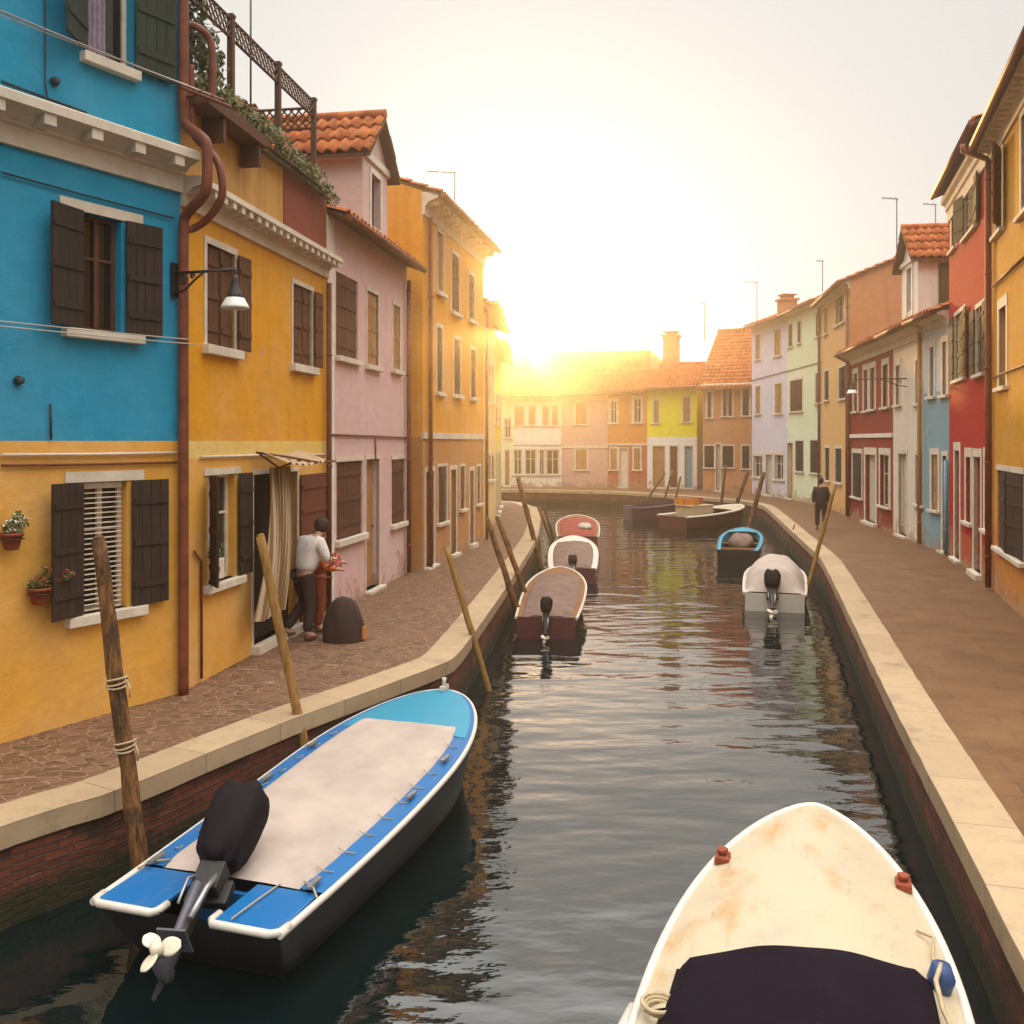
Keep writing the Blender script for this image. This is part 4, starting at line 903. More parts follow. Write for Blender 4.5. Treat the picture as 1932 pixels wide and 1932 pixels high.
m.grid(lambda a, c: (.0 + .42 * math.sin(math.pi * c) * math.cos(2 * math.pi * a), 2.2 + .8 * math.sin(math.pi * c) * math.sin(2 * math.pi * a), .50 + .30 * math.cos(math.pi * c) + .07 * math.sin(3 * 6.28 * a + 5 * c) * math.sin(math.pi * c)), 24, 12); m.build('net_heap', M['cover_brown'], b.e)
b = Boat('broad maroon work barge with white rim and crates aboard, moored at the far bend', (6.95, 40.3), (10.55, 43.0), .95, .85, .55, .85, q=.55)
b.hull(M['maroon']); b.rim(M['boat_white'], .05); b.ring(.2, M['boat_cream']); b.deck(.7, 1, M['boat_cream'], camber=.04); b.floor(.02, .7, .3, M['timber']); b.transom(M['maroon'], 0, .55)
m = MB(); m.box(-.5, .5, .75, 2.1, .3, .95); m.box(-.52, .52, .7, 2.15, .951, 1.0); m.build('deck_house', M['boat_cream'], b.e, bevel=.02)
for (x, y, z, mt) in ((-.3, .9, 1.003, 'crate_orange'), (.25, 1.0, 1.003, 'crate_orange'), (-.15, 1.7, 1.003, 'crate_red')):
    M.setdefault('crate_orange', plain('orange_plastic', (.55, .20, .03), .6)); M.setdefault('crate_red', plain('dull_red_plastic', (.30, .05, .03), .6))
    m = MB(Matrix.Translation((0, 0, 0))); 
    for (a0, a1, c0, c1) in ((-.25, .25, -.18, -.16), (-.25, .25, .16, .18), (-.25, -.23, -.16, .16), (.23, .25, -.16, .16)): m.box(a0, a1, c0, c1, 0, .28)
    m.box(-.23, .23, -.16, .16, .0, .02)
    o = m.build('crate', M[mt])
    o.location = b.e.matrix_basis @ Vector((x, y, z)); o.rotation_euler = b.e.rotation_euler
    tag(o, {(-.3): 'orange plastic crate on the barge deckhouse, on its canal side edge', .25: 'orange plastic crate on the barge deckhouse, nearer the right quay', -.15: 'dull red plastic crate on the barge deckhouse, alone near its front'}[x], 'crate', 'crates on the barge')
b = Boat('dark purple high-sided boat moored in front of the lime yellow house', (5.55, 44.6), (8.6, 45.6), .85, .5, .62, 1.0, q=.55)
b.hull(M['purple']); b.rim(M['purple'], .05); b.ring(.15, M['purple']); b.floor(.02, .9, .45, M['timber']); b.cover(.1, .8, M['cover_plum'], .12, .2); b.transom(M['purple'], 0, .62)

# ---------------------------------------------------------------- mooring posts
def post(px0, py0, px1, py1, Y0, Y1, r, label, mat='post', group=None, ropes=(), taper=.82):
    """leaning timber post: base pixel at depth Y0, top pixel at depth Y1; driven on down into the mud"""
    a, t = at(px0, py0, Y0), at(px1, py1, Y1); dirv = (a - t).normalized(); k = (a.z + 2.2) / -dirv.z if dirv.z < 0 else 1
    a = a + dirv * max(.3, k); rnd = random.Random(int(px0 * 7)); n = 16; pts, rs = [], []
    for i in range(n + 1):
        f = i / n; pts.append(a.lerp(t, f) + Vector((rnd.uniform(-1, 1), rnd.uniform(-1, 1), 0)) * r * .12); rs.append(r * (1 - (1 - taper) * f) * rnd.uniform(.93, 1.07))
    base = Vector((a.x, a.y, a.z)); m = MB(Matrix.Translation(-base)); m.tube(pts, rs, 12)
    e = (t - a).normalized(); m.tube([t - e * .01, t + e * .03], [r * taper * .97, r * taper * .6], 12)
    o = m.build('mooring_post', M[mat]); o.location = base; tag(o, label, 'mooring post', group)
    for f in ropes:
        p = a.lerp(t, f); rr = r * 1.12; q = MB(Matrix.Translation(-base))
        for z in (0, .022, .05): q.tube([p + Vector((rr * math.cos(k * .55), rr * math.sin(k * .55), z + .02 * math.sin(k * .55 + z * 40))) for k in range(13)], .009, 6)
        q.tube([p + Vector((rr, 0, .03)), p + Vector((rr + .04, -.03, -.02)), p + Vector((rr + .03, -.02, -.1))], .007, 6)
        q.build('rope', M['rope'], o)
    return o
post(260, 1600, 186, 1018, 7.75, 7.95, .075, 'dark split mooring post with rope wound round it, before the ground-floor blinds', 'post', None, (.60, .72))
post(570, 1388, 492, 1012, 10.15, 10.3, .062, 'pale yellowish mooring post leaning in front of the striped curtain', 'post_pale')
post(893, 1203, 842, 1032, 14.3, 14.5, .055, 'slim brown mooring post at the bend of the left quay', 'post_pale')
G = 'posts along the left quay'
post(963, 1112, 919, 979, 19.0, 19.2, .07, 'brown mooring post beyond the quay bend, nearer of a leaning pair', 'post', G)
post(979, 1087, 938, 976, 20.6, 20.8, .07, 'brown mooring post beyond the quay bend, farther of a leaning pair', 'post', G)
post(1010, 1028, 978, 902, 27.9, 28.1, .09, 'tall thick mooring post leaning behind the second covered boat on the left', 'post', G)
post(1032, 999, 1016, 957, 34.0, 34.1, .07, 'short mooring post by the red covered boat, left one of a close pair', 'post', G)
post(1039, 998, 1026, 955, 36.6, 36.7, .07, 'short mooring post by the red covered boat, right one of a close pair', 'post', G)
post(1517, 1137, 1575, 918, 21.8, 22.0, .055, 'tall golden brown mooring post beside the pale covered boat on the right', 'post_pale')
G = 'posts along the far bend'
post(1419, 974, 1441, 892, 40.6, 40.8, .12, 'thick dark mooring post between the barge and the right quay', 'post', G)
post(1390, 950, 1411, 890, 45.6, 45.8, .11, 'thick reddish post just behind the barge bow', 'post', G)
post(1361, 948, 1369, 878, 46.5, 46.5, .08, 'slim post behind the middle of the barge', 'post', G)
post(1226, 935, 1254, 893, 48.5, 48.6, .07, 'thin strongly tilted post behind the purple boat', 'post', G)
post(1256, 935, 1269, 887, 48.0, 48.1, .07, 'thin post behind the purple boat, between a tilted and a short one', 'post', G)
post(1276, 936, 1284, 900, 47.5, 47.6, .06, 'short thin post behind the purple boat, nearest the barge', 'post', G)
post(1485, 1028, 1499, 991, 31.2, 31.3, .03, 'short thin stick at the right quay by the open blue boat', 'post')

# ---------------------------------------------------------------- lamps, pipes, wires
def bell_lamp(name, mount, end, label, drop=.12, k=1.0, scroll=True):
    mount, end = Vector(mount), Vector(end); dv = end - mount; ln = dv.length; rz = math.atan2(dv.y, dv.x)
    e = empty(name, mount, rz, label, 'street lamp')
    m = MB(); m.tube([(0, 0, 0), (ln * .5, 0, 0), (ln, 0, 0)], .018 * k, 8); m.box(-.02, .015, -.05, .05, -.28, .12)
    m.tube([(.0, 0, -.24), (ln * .18, 0, -.20), (ln * .34, 0, -.09), (ln * .48, 0, -.012)], .014 * k, 8)
    if scroll:
        for (cx, cz, rr, tn) in ((ln * .14, -.09, .065, 2.2), (ln * .30, -.045, .035, 2.0)): m.tube([(cx + rr * (1 - a / 34) * math.cos(a * tn * .19), 0, cz + rr * (1 - a / 34) * math.sin(a * tn * .19)) for a in range(30)], .008 * k, 6)
    m.build('bracket', M['iron'], e)
    m = MB(); m.tube([(ln, 0, .02), (ln, 0, -drop)], .012, 8)
    m.lathe([(0, -drop), (.03, -drop), (.035, -drop - .06), (.045, -drop - .12), (.055, -drop - .16), (.085, -drop - .22), (.105, -drop - .27), (.10, -drop - .275), (.05, -drop - .2), (0, -drop - .19)], (ln, 0, 0), 20); m.build('lamp_cap', M['iron'], e)
    m = MB(); m.lathe([(.085, -drop - .245), (.11, -drop - .275), (.155, -drop - .36), (.165, -drop - .385), (.16, -drop - .388), (.10, -drop - .29), (.0, -drop - .285)], (ln, 0, 0), 22); m.build('lamp_shade', M['lampglass'], e)
u, z = blueH.uz(328, 516); mp = blueH.A + blueH.ex * (blueH.W - .10)
bell_lamp('street_lamp', (mp.x + .02, mp.y - .02, 4.98), (-3.20, 10.72, 4.98), 'bell-shaped white glass street lamp on an iron bracket between blue and yellow houses', .06)
bell_lamp('street_lamp', (12.08, 28.3, 4.90), (10.45, 28.5, 4.90), 'hanging street lamp on a scrolled iron bracket in front of the dark red house', .06)

def thing_tube(name, paths, r, mat, label, cat, group=None, n=10, smooth=2):
    o = Vector(paths[0][0]); m = MB(Matrix.Translation(-o))
    for p in paths:
        p = [Vector(q) for q in p]
        for _ in range(smooth):                     # round the corners
            p = [p[0]] + [x for a, c in zip(p, p[1:]) for x in (a.lerp(c, .25), a.lerp(c, .75))] + [p[-1]]
        m.tube(p, r, n)
    ob = m.build(name, M[mat]); ob.location = o; return tag(ob, label, cat, group)
# double downpipe in the corner between the blue and the yellow house
c = blueH.A + blueH.ex * (blueH.W - .03); ox, oy = blueH.ey * -1
def cp(a, off, z): q = c + blueH.ex * a - blueH.ey * off; return (q.x, q.y, z)
dp = thing_tube('drainpipe', [[cp(0, .09, .0), cp(0, .09, 2), cp(0, .09, 4.2), cp(0, .09, 5.55), cp(0, .12, 5.68), cp(0, .46, 5.86), cp(0, .50, 6.0), cp(0, .50, 6.4), cp(0, .46, 6.52), cp(0, .12, 6.72), cp(0, .09, 6.85), cp(0, .09, 8.5), cp(0, .09, 11.3)]], .062, 'pipe', 'thick rusty brown downpipe in the corner between the blue and yellow houses', 'drainpipe')
thing_tube('drainpipe', [[cp(.02, .10, 5.50), cp(.10, .14, 5.52), cp(.17, .3, 5.62), cp(.19, .52, 5.82), cp(.19, .55, 6.0), cp(.17, .5, 6.3), cp(.13, .28, 6.5), cp(.12, .1, 6.66), cp(.13, .06, 6.9), cp(.13, .06, 7.5)],
                         [cp(.06, .06, 7.95), cp(.14, .1, 7.98), cp(.28, .18, 7.9), cp(.34, .2, 7.75), cp(.34, .2, 7.3), cp(.32, .2, 7.1)]], .045, 'pipe', 'thinner looping pipe beside the thick downpipe, curling over the yellow house eaves', 'drainpipe')
m = MB(); q0, q1 = Vector(cp(-.25, .34, 7.06)), Vector(cp(.5, .34, 7.06)); m.tube([q0, q1], .022, 6); m.tube([Vector(cp(.0, .09, 7.06)), Vector(cp(.0, .36, 7.06))], .018, 6)
for i in range(4):
    p = q0.lerp(q1, .15 + .23 * i); m.lathe([(0, 0), (.016, 0), (.02, .03), (.012, .05), (0, .05)], p + Vector((0, 0, .015)), 8)
tag(m.build('wire_bracket', M['pipe']), 'iron crossarm with insulators on the rusty corner downpipe', 'wire bracket')
def wire(a, b, sag, r, label, group):
    a, b = Vector(a), Vector(b); thing_tube('overhead_wire', [[a.lerp(b, i / 16) - Vector((0, 0, sag * 4 * (i / 16) * (1 - i / 16))) for i in range(17)]], r, 'cable', label, 'wire', group, 6)
for i in range(4):
    a = q0.lerp(q1, .15 + .23 * i) + Vector((0, 0, .055)); bx = blueH.A + blueH.ex * -1.5 - blueH.ey * (.40 + .06 * i)
    wire(a, (bx.x, bx.y, 7.16 + .02 * i - (.10 if i == 0 else 0)), .06 + .012 * i, .0055, 'thin pale wire strung across the upper blue wall, one of four', 'wires across the upper blue wall')
for i in range(2):
    a = Vector(cp(.02 + .1 * i, .16, 4.20 - .05 * i)); bx = blueH.A + blueH.ex * -1.5 - blueH.ey * (.22 + .05 * i)
    wire(a, (bx.x, bx.y, 4.22 - .05 * i), .05, .007, 'thin pale wire strung below the middle blue house window, one of two', 'wires below the middle blue window')

# ---------------------------------------------------------------- antennas
def antenna(px, ptop, Y, zb, label, boom=.9, n=5, dirx=-1, elem=.35, r=.014):
    t = at(px, ptop, Y); h = t.z - zb
    e = empty('antenna', (t.x, t.y, zb), 0, label, 'antenna')
    m = MB(); m.tube([(0, 0, 0), (0, 0, h / 2), (0, 0, h)], r, 6); m.build('mast', M['iron'], e)
    m = MB(); m.tube([(.05 * -dirx, 0, h - .03), (dirx * boom, 0, h + .02 * boom)], r * .8, 6)
    for i in range(n): x = dirx * boom * (i + .5) / n; m.tube([(x, -elem / 2, h), (x, elem / 2, h)], r * .5, 5)
    m.build('aerial', M['iron'], e)
antenna(858, 324, 24.5, 8.8, 'thin roof aerial with a long boom on the orange house', .75, 4)
e = at(938, 560, 33); ee = empty('antenna', (e.x, e.y, 7.0), 0, 'comb-shaped roof aerial above the narrow cream yellow house', 'antenna')
m = MB(); m.tube([(0, 0, 0), (0, 0, e.z - 7)], .03, 6); m.build('mast', M['iron'], ee)
m = MB()
for k in range(4): m.tube([(-.75, 0, e.z - 7.15 - k * .28), (.3, 0, e.z - 7.15 - k * .28)], .016, 6)
m.build('aerial', M['iron'], ee)
antenna(473, -40, 16.5, 8.6, 'slender plain aerial pole behind the roof terrace trellis', .25, 2, 1, .2, .018); antenna(396, 60, 16.0, 8.6, 'shorter aerial pole behind the near end of the terrace trellis', .2, 1, 1, .2, .014); antenna(1329, 572, 60, 9.5, 'roof aerial rising from the steep red tile roof', .5, 4, -1, .5, .03); antenna(1428, 532, 51, 9.6, 'roof aerial above the lavender house chimney', .7, 4, -1, .5, .022)
antenna(1552, 492, 43.5, 10, 'short roof aerial above the light green and light orange houses', .3, 3, -1, .4, .02); antenna(1692, 374, 30.5, 8.8, 'tall thin roof aerial beside the tiled dormer on the right', .5, 3, -1, .3, .018); antenna(1765, 385, 28.5, 8, 'slender roof aerial just left of the tall red house', .4, 2, -1, .3, .014)

# ---------------------------------------------------------------- roof terrace trellis and plants
Hy = yelH
def yw(u, y, z): q = Hy.A + Hy.ex * u + Hy.ey * y; return Vector((q.x, q.y, z))
tr = empty('trellis', yw(0, .1, 7.23), Hy.e.rotation_euler.z, 'brown wooden lattice trellis standing on the yellow house roof terrace', 'trellis')
WT = Hy.W - .35
for u in (.05, 1.55, 3.15, WT):
    m = MB(); m.box(u - .04, u + .04, -.04, .04, -.25 if u > 1 else 0, 1.52); m.box(u - .05, u + .05, -.05, .05, 1.521, 1.56); m.build('post', M['shut_brown'], tr)
def lattice(u0, u1, z0, z1, y=0.0, along='u', step=.13):
    m = MB(); f = (lambda a, dy, z: (a, y + dy, z)) if along == 'u' else (lambda a, dy, z: (y + dy, a, z))
    h = z1 - z0; n = int((u1 - u0 + h) / step)
    for i in range(n):
        for sgn, dy in ((1, -.008), (-1, .008)):
            s0 = u0 - h + i * step if sgn > 0 else u0 + i * step; a0, a1 = s0, s0 + sgn * h; za, zb = z0, z1
            if sgn > 0:
                if a0 < u0: za = z0 + (u0 - a0); a0 = u0
                if a1 > u1: zb = z1 - (a1 - u1); a1 = u1
            else:
                if a0 > u1: za = z0 + (a0 - u1); a0 = u1
                if a1 < u0: zb = z1 - (u0 - a1); a1 = u0
            if zb - za > .03: m.tube([f(a0, dy, za), f(a1, dy, zb)], .015, 4, smooth=False)
    for z in (z0, z1): m.tube([f(u0, 0, z), f(u1, 0, z)], .022, 6)
    return m.build('lattice_panel', M['shut_brown'], tr)
lattice(0, WT, 1.24, 1.5); lattice(.25, 1.5, 0.0, .55, 2.0); lattice(0.05, 1.6, 1.05, 1.4, WT, 'v'); lattice(0.05, 2.2, -.02, .62, WT + .01, 'v'); lattice(1.6, 3.1, .0, .6, 1.9)
def foliage(mb, cen, rad, n, size, rnd, mi=(0, 0, 1)):
    for _ in range(n):
        while True:
            p = Vector((rnd.uniform(-1, 1), rnd.uniform(-1, 1), rnd.uniform(-1, 1)))
            if p.length < 1: break
        p = Vector(cen) + Vector((p.x * rad[0], p.y * rad[1], p.z * rad[2])); a = Vector((rnd.gauss(0, 1), rnd.gauss(0, 1), rnd.gauss(0, 1))).normalized(); b_ = a.orthogonal().normalized(); s = size * rnd.uniform(.6, 1.3)
        mb.face([p - a * s, p + b_ * s * .45, p + a * s, p - b_ * s * .45], rnd.choice(mi))
def plant(name, base, label, cat, clumps, mats, stems=True, seed=1, size=.05):
    rnd = random.Random(seed); e = empty(name, base, 0, label, cat); m = MB()
    for (cen, rad, n) in clumps: foliage(m, cen, rad, n, size, rnd, (0, 0, 1))
    m.build('foliage', mats, e)
    if stems:
        m = MB()
        for (cen, rad, n) in clumps: m.tube([(0, 0, 0), Vector(cen) * .5 + Vector((rnd.uniform(-.05, .05), 0, .03)), cen], .008, 5)
        m.build('stem', M['shut_brown'], e)
G2 = [M['leaf'], M['leaf_dry']]; GD = [M['leaf_dry'], M['leaf']]
rnd = random.Random(11)
ax = Hy.ex; 
def rel(u, y, z): return tuple((ax * u + Hy.ey * y).to_3d() + Vector((0, 0, z)))
plant('climbing_plant', yw(.25, .2, 7.25), 'leafy climber on the near end of the terrace trellis, beside the corner downpipe', 'plant', [(rel(.1 + .16 * i, .05, 1.5 - .18 * i + rnd.uniform(-.1, .2)), (.28, .24, .28), 170) for i in range(6)] + [(rel(.05, .1, .5), (.15, .2, .3), 50), (rel(.3, .05, 1.1), (.18, .15, .25), 60)], G2, seed=3, size=.06)
plant('terrace_plant', yw(.9, .25, 7.25), 'low bushy planting along the near part of the terrace edge', 'plant', [(rel(-.6 + .2 * i, -.38, .10 + .08 * rnd.random()), (.2, .18, .15), 110) for i in range(12)], GD, seed=4, size=.04)
plant('trailing_plant', yw(3.6, .05, 7.25), 'trailing yellow green plant spilling over the far end of the terrace edge', 'plant', [(rel(-1.0 + .22 * i, -.2, .07 - .06 * max(0, i - 6) + .08 * rnd.random()), (.18, .14, .14), 90) for i in range(11)], GD, seed=5, size=.036)
m = MB(Matrix.Translation(-yw(.0, -.14, 7.06)))
p0, p1 = yw(.02, -.12, 7.1), yw(Hy.W - .3, -.12, 7.1)
for a, b_ in ((0, .33), (.335, 1)):
    q0_, q1_ = p0.lerp(p1, a), p0.lerp(p1, b_)
    for dz in (0, .10): m.tube([q0_ + Vector((0, 0, dz)), q1_ + Vector((0, 0, dz))], .035, 4, smooth=False)
o = m.build('planter_rail', M['shut_olive']); o.location = yw(.0, -.14, 7.06); tag(o, 'weathered timber planter rail along the yellow house terrace edge', 'planter')

def wall_pot(px, py, ppy, label, flower, seed, k=1.0, trail=False):
    u, z = blueH.uz(px, ppy); q = blueH.A + blueH.ex * u - blueH.ey * .125; rnd = random.Random(seed)
    e = empty('flower_pot', (q.x, q.y, z), blueH.e.rotation_euler.z, label, 'flower pot'); e.scale = (.72,) * 3
    m = MB(); m.lathe([(0, 0), (.085, 0), (.095, .02), (.135, .19), (.155, .19), (.158, .235), (.14, .235), (.13, .2), (0, .2)], n=20); m.build('pot', M['terracotta'], e)
    m = MB(); m.tube([(.16 * math.cos(a * .4), .16 * math.sin(a * .4), .15) for a in range(17)], .007, 6); m.tube([(0, .15, .15), (0, .175, .25)], .008, 6); m.build('ring_bracket', M['iron'], e)
    m = MB(); cl = [((0, 0, .30), (.15, .13, .10), 130), ((.08, -.02, .42), (.08, .08, .12), 45)] + ([((.22 + .1 * i, -.02, .30 + .03 * i), (.10, .09, .07), 55) for i in range(3)] if trail else [((.12, 0, .36), (.12, .1, .1), 60)])
    for c_, r_, n_ in cl: foliage(m, c_, r_, n_, .035, rnd, (0, 0, 0))
    for c_, r_, n_ in cl: foliage(m, Vector(c_) + Vector((0, -.02, .03)), [x * 1.05 for x in r_], n_ // 3, .024, rnd, (1,))
    m.build('flowers', [M['leaf'], M[flower]], e)
wall_pot(8, 1000, 1036, 'terracotta pot with white flowers on the ochre wall, cut by the picture edge', 'white_petal', 1)
wall_pot(60, 1110, 1138, 'terracotta pot with trailing red flowers on the ochre wall beside a dark shutter', 'red_petal', 2, trail=True)
# small planter on the sill of the yellow house window
u, z = Hy.uz(404, 1092); q = yw(u, -.02, z); m = MB(Matrix.Translation((0, 0, 0))); m.box(-.11, .11, -.07, .07, 0, .26); e = m.build('sill_planter', M['frame'], bevel=.01); e.location = q; e.rotation_euler.z = Hy.e.rotation_euler.z
tag(e, 'small cream planter on the sill of the yellow house ground-floor window', 'planter'); m = MB(); foliage(m, (0, 0, .36), (.16, .08, .13), 90, .04, random.Random(9), (0,)); m.build('foliage', M['leaf'], e)

# ---------------------------------------------------------------- curtain and awning rail at the door
n = N('striped_door_curtain'); v = n.coord(kind='UV'); wv = n.n('ShaderNodeTexWave'); wv.inputs['Scale'].default_value = 5.5; wv.inputs['Distortion'].default_value = .6; n.l(v, wv.inputs['Vector'])
M['stripe'] = n.done(n.mix(n.ramp(wv.outputs['Fac'], .45, .6), (.20, .11, .05), (.42, .31, .20)), .9, .1)
ua, ub = Hy.uY(474)[0], Hy.uY(536)[0]; z1 = 2.62; cu = empty('door_curtain', yw(ua, -.1, z1), Hy.e.rotation_euler.z, 'striped fabric curtain blowing out of the yellow house doorway', 'curtain')
m = MB(); W_ = ub - ua; vs = []
for i in range(61):
    a = i / 60; row = []
    for j in range(19):
        b_ = j / 18; x = W_ * (.25 + .65 * a) * (1 - b_ * .25) + b_ * (-.62 * W_ + a * W_ * .30) ; y = -.06 - .20 * math.sin(b_ * 2.2) * (1 - a * .4) + (.03 + .045 * b_) * math.sin(a * 34 + b_ * 2); row.append((m.v((x, y, -2.05 * b_)), (a, b_)))
    vs.append(row)
for i in range(60):
    for j in range(18):
        q = [vs[i][j], vs[i + 1][j], vs[i + 1][j + 1], vs[i][j + 1]]; f = m.bm.faces.new([t[0] for t in q]); f.smooth = True
        for l, t in zip(f.loops, q): l[m.uv].uv = t[1]
m.build('fabric', M['stripe'], cu)
m = MB(); m.tube([(-.1, -.02, .22), (.4, -.28, .15), (1.1, -.45, .06), (2.3, -.3, .05)], .018, 6); m.tube([(0, -.02, .2), (.25, -.2, .0), (.7, -.35, .1)], .014, 6); m.build('rail', M['door_red'], cu)
m = MB()
def aw(a, c): return (-.05 + a * 1.5, -.05 - .42 * c, .24 - .16 * c - .05 * math.sin(a * 3.1) + .02 * math.sin(a * 40) * c)
m.grid(aw, 40, 6); m.build('awning', M['awning'], cu)

# ---------------------------------------------------------------- people
def skinned(name, mat, verts, edges, parent=None, sub=2, root=0):
    me = bpy.data.meshes.new(name); me.from_pydata([v[0] for v in verts], edges, []); me.materials.append(mat)
    o = bpy.data.objects.new(name, me); col.objects.link(o); me.skin_vertices or o
    sk = o.modifiers.new('skin', 'SKIN'); sk.use_smooth_shade = True
    for i, v in enumerate(verts):
        r = v[1]; me.skin_vertices[0].data[i].radius = r if isinstance(r, tuple) else (r, r)
        me.skin_vertices[0].data[i].use_root = (i == root)
    sb = o.modifiers.new('sub', 'SUBSURF'); sb.levels = sub; sb.render_levels = sub
    if parent is not None: o.parent = parent
    return o
def person(loc, rz, label, pose, mats, scale=1.0, hood=False, coat=False, cap=False, hairr=.105):
    """pose: dict of joints in local coordinates, facing +y"""
    P_ = pose; sk = M['skin']
    V, E = [], []
    def add(p, r, frm=None):
        V.append((p, r)); i = len(V) - 1
        if frm is not None: E.append((frm, i))
        return i
    pel = add(P_['pel'], (.13, .10)); wa = add(P_['waist'], (.12, .09), pel); ch = add(P_['chest'], (.15, .11), wa); nk = add(P_['neck'], .055, ch); 
    hd = Vector(P_['head']); j = add(tuple(Vector(P_['neck']).lerp(hd, .45)), .06, nk); h1 = add(tuple(hd), (.085, .10), j); add(tuple(hd + Vector((0, .01, .07))), (.06, .07), h1); add(tuple(hd + Vector((0, .1, -.02))), .022, h1)
    for sd in ('l', 'r'):
        s_ = add(P_[sd + 'sh'], .062, ch); el = add(P_[sd + 'el'], .045, s_); wr = add(P_[sd + 'wr'], .030, el); hv = (Vector(P_[sd + 'wr']) - Vector(P_[sd + 'el'])).normalized()
        pm = add(tuple(Vector(P_[sd + 'wr']) + hv * .07), (.042, .02), wr); pv = hv.cross(Vector((0, 0, 1))); pv = pv.normalized() if pv.length > .01 else Vector((1, 0, 0))
        for kf in (-1.5, -.5, .5, 1.5):
            b0 = add(tuple(Vector(P_[sd + 'wr']) + hv * .105 + pv * .02 * kf), .0095, pm); add(tuple(Vector(P_[sd + 'wr']) + hv * (.16 - .012 * abs(kf)) + pv * .022 * kf + Vector((0, 0, -.02))), .008, b0)
        t0 = add(tuple(Vector(P_[sd + 'wr']) + hv * .05 + pv * .05), .011, pm); add(tuple(Vector(P_[sd + 'wr']) + hv * .09 + pv * .065), .009, t0)
        hp = add(P_[sd + 'hip'], .085, pel); kn = add(P_[sd + 'kn'], .06, hp); an = add(P_[sd + 'an'], .042, kn); add(tuple(Vector(P_[sd + 'an']) + Vector((0, .14, -.045))), (.04, .03), an)
    o = skinned('person', sk, V, E); o.location = loc; o.rotation_euler.z = rz; o.scale = (scale,) * 3; tag(o, label, 'person')
    # clothes
    V, E = [], []
    k = P_.get('fat', 1.0)
    a = add(tuple(Vector(P_['pel']) + Vector((0, 0, -.02 if not coat else -.25))), (.185 * k, .14 * k)); b_ = add(P_['waist'], (.18 * k, .135 * k), a); c_ = add(P_['chest'], (.205 * k, .155 * k), b_); d_ = add(tuple(Vector(P_['chest']).lerp(Vector(P_['neck']), .75)), (.10, .09), c_)
    if hood: add(tuple(Vector(P_['neck']) + Vector((0, -.08, -.02))), (.11, .08), d_)
    for sd in ('l', 'r'):
        s_ = add(P_[sd + 'sh'], .088, c_); el = add(P_[sd + 'el'], .068, s_); add(tuple(Vector(P_[sd + 'el']).lerp(Vector(P_[sd + 'wr']), .92)), .052, el)
    skinned('coat' if coat else 'shirt', mats[0], V, E, o)
    V, E = [], []; a = add(tuple(Vector(P_['pel']) + Vector((0, 0, .05))), (.155, .12))
    for sd in ('l', 'r'):
        hp = add(P_[sd + 'hip'], .112, a); kn = add(P_[sd + 'kn'], .086, hp); add(tuple(Vector(P_[sd + 'an']) + Vector((0, 0, .02))), .072, kn)
    skinned('trousers', mats[1], V, E, o)
    for sd in ('l', 'r'):
        V, E = [], []; a = add(tuple(Vector(P_[sd + 'an']) + Vector((0, -.05, -.045))), (.048, .042)); b_ = add(tuple(Vector(P_[sd + 'an']) + Vector((0, .06, -.05))), (.05, .036), a); add(tuple(Vector(P_[sd + 'an']) + Vector((0, .17, -.058))), (.042, .026), b_); skinned('shoe', mats[3], V, E, o)
    m = MB(Matrix.Translation(hd + Vector((0, -.012, .045))));
    m.lathe([(0.012, -.10), (.075, -.09), (.098, -.04), (hairr, .02), (.088, .075), (.05, .108), (.012, .118)], n=18, sx=.92, sy=1.08); m.build('hair', mats[2], o)
    if cap: m = MB(Matrix.Translation(hd + Vector((0, -.01, .11)))); m.lathe([(.0, .075), (.06, .06), (.085, .02), (.09, 0), (0, 0)], n=16); m.build('cap', M['white_petal'], o)
    return o
M['skin'] = plain('skin', (.50, .28, .19), .55, .08, 8, 0); M['cloth_white'] = plain('white_cotton', (.66, .58, .52), .9, .12, 6, .5, 14); M['cloth_dark'] = plain('dark_brown_cloth', (.045, .026, .022), .9, .2, 8, .4, 20)
M['cloth_black'] = plain('charcoal_wool', (.035, .025, .024), .9, .2, 8, .4, 20); M['hair_dark'] = plain('dark_hair', (.03, .015, .01), .7, .3, 20, .4); M['hair_red'] = plain('copper_hair', (.30, .08, .02), .6, .3, 20, .4)
M['cloth_orange'] = plain('orange_red_cloth', (.50, .12, .03), .9, .15, 7, .4, 16); M['cloth_rust'] = plain('rust_brown_cloth', (.24, .06, .03), .9, .2, 7, .4, 16); M['shoe'] = plain('brown_shoe_leather', (.12, .05, .025), .6)
stand = dict(pel=(0, 0, .95), waist=(0, .01, 1.10), chest=(0, .02, 1.30), neck=(0, .02, 1.48), head=(0, .04, 1.62), lsh=(-.19, .02, 1.40), rsh=(.19, .02, 1.40), lel=(-.25, -.02, 1.13), rel=(.25, -.02, 1.13), lwr=(-.24, .06, .90), rwr=(.24, .06, .90), lhip=(-.10, 0, .90), rhip=(.10, 0, .90), lkn=(-.11, .03, .50), rkn=(.11, .03, .50), lan=(-.11, -.02, .10), ran=(.11, -.02, .10))
p1 = dict(stand); p1.update(waist=(0, .05, 1.10), chest=(0, .14, 1.29), neck=(0, .24, 1.45), head=(0, .33, 1.55), lsh=(-.20, .15, 1.38), rsh=(.20, .15, 1.38), lel=(-.27, .12, 1.11), rel=(.29, .20, 1.13), lwr=(-.20, .34, 1.02), rwr=(.22, .46, 1.08), lkn=(-.13, .12, .52), lan=(-.17, -.18, .14), rkn=(.10, .05, .50), ran=(.11, -.01, .10), fat=1.1)
p2 = dict(stand); p2.update(lel=(-.26, .05, 1.12), lwr=(-.14, .28, 1.06), rel=(.26, .05, 1.12), rwr=(.12, .3, 1.06))
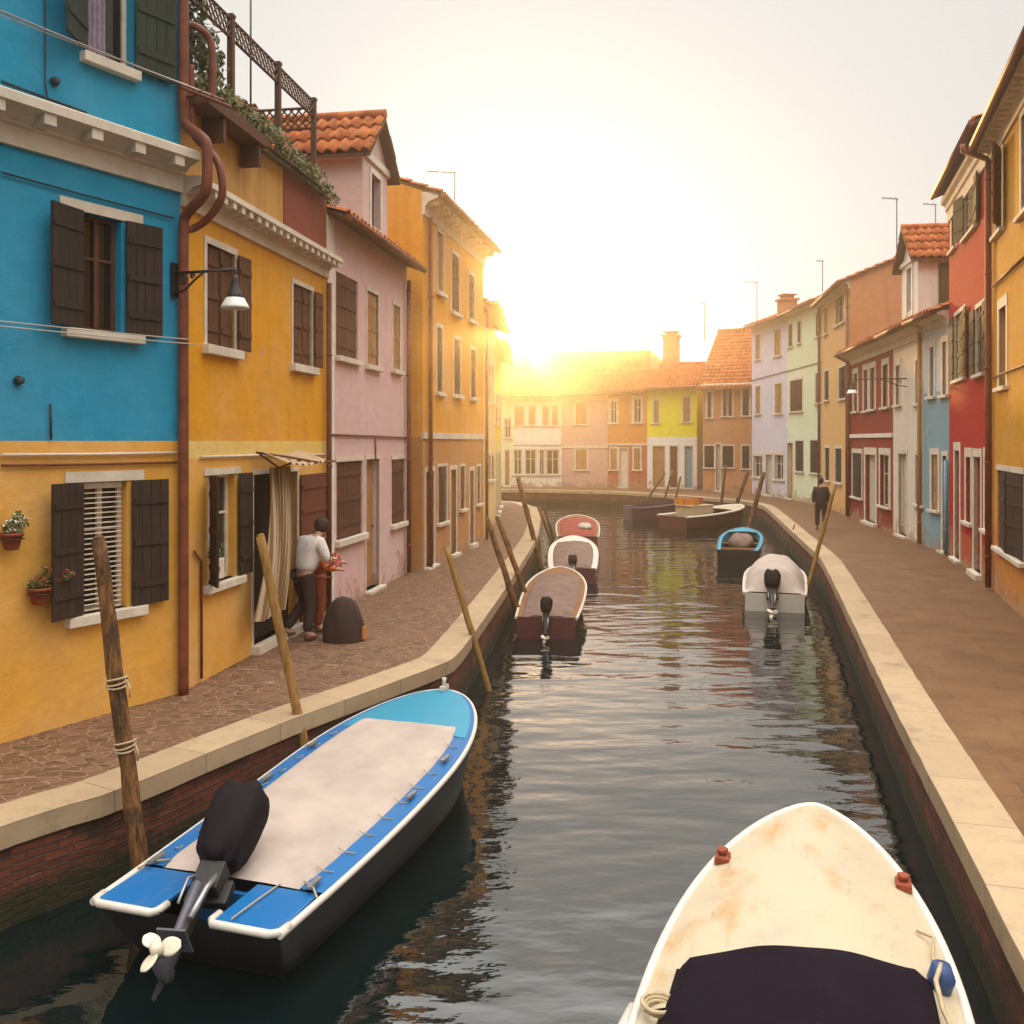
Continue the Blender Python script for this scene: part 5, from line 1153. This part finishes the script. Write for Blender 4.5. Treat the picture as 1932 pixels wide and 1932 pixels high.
p3 = dict(stand); p3.update(lkn=(-.10, .10, .50), lan=(-.10, .14, .10), rkn=(.10, -.03, .50), ran=(.10, -.22, .14), lwr=(-.25, .0, .90), rwr=(.25, .1, .90), fat=1.15)
fp = xy(572, 1208); person(fp, R(-42), 'person in a white shirt and dark trousers, bent forward outside the yellow house door', p1, (M['cloth_white'], M['cloth_dark'], M['hair_dark'], M['shoe']), 1.07, True)
fp = xy(600, 1192); person(fp, R(-70), 'person with copper hair in orange red clothes, behind the person in white', p2, (M['cloth_orange'], M['cloth_rust'], M['hair_red'], M['shoe']), .93)
fp = xy(1549, 1000); person(fp, R(-8), 'person in a dark coat walking away on the right pavement', p3, (M['cloth_black'], M['cloth_dark'], M['hair_dark'], M['shoe']), 1.0, False, True)
fq = at(632, 1065, 13.75); rnd = random.Random(8); e = empty('flower_bunch', fq, 0, 'small bunch of reddish flowers held by the person in white', 'flowers'); m = MB(); foliage(m, (0, 0, .05), (.12, .1, .12), 60, .035, rnd, (0, 1)); m.tube([(-.12, 0, -.05), (0, 0, .05)], .012, 5); m.build('blooms', [M['leaf_dry'], M['red_petal']], e)
fq = xy(648, 1208); m = MB()
def bag(a, c):
    th, ph = 2 * math.pi * a, math.pi * c; ce = lambda v, x: math.copysign(abs(v) ** x, v)
    k_ = max(0, 1 - c ** 2.3) ** .5 * (1 + .035 * math.sin(5 * th + 6 * c) + .02 * math.sin(11 * th)); return (.32 * math.cos(th) * k_, .27 * math.sin(th) * k_, .005 + .66 * c)
e = empty('bag', fq, 0, 'large dark rounded bag standing on the pavement by the pink house', 'bag'); m.grid(bag, 30, 18); bmesh.ops.remove_doubles(m.bm, verts=m.bm.verts, dist=1e-4); m.build('body', M['cloth_dark'], e)
m = MB(); m.box(.30, .345, -.09, -.03, .03, .22); m.build('strap', M['crate_orange'], e)

# ---------------------------------------------------------------- haze
if HAZE:
    mb = MB(); mb.box(-45, 60, -14, 130, WATER - 3.6, 14.5)
    n = bpy.data.materials.new('warm_haze'); n.use_nodes = True; t = n.node_tree; t.nodes.remove(t.nodes['Principled BSDF'])
    pv = t.nodes.new('ShaderNodeVolumePrincipled'); pv.inputs['Color'].default_value = (1.0, .90, .74, 1); pv.inputs['Density'].default_value = HAZE; pv.inputs['Anisotropy'].default_value = .90
    t.links.new(pv.outputs[0], t.nodes['Material Output'].inputs['Volume']); tag(mb.build('haze', n), kind='stuff')
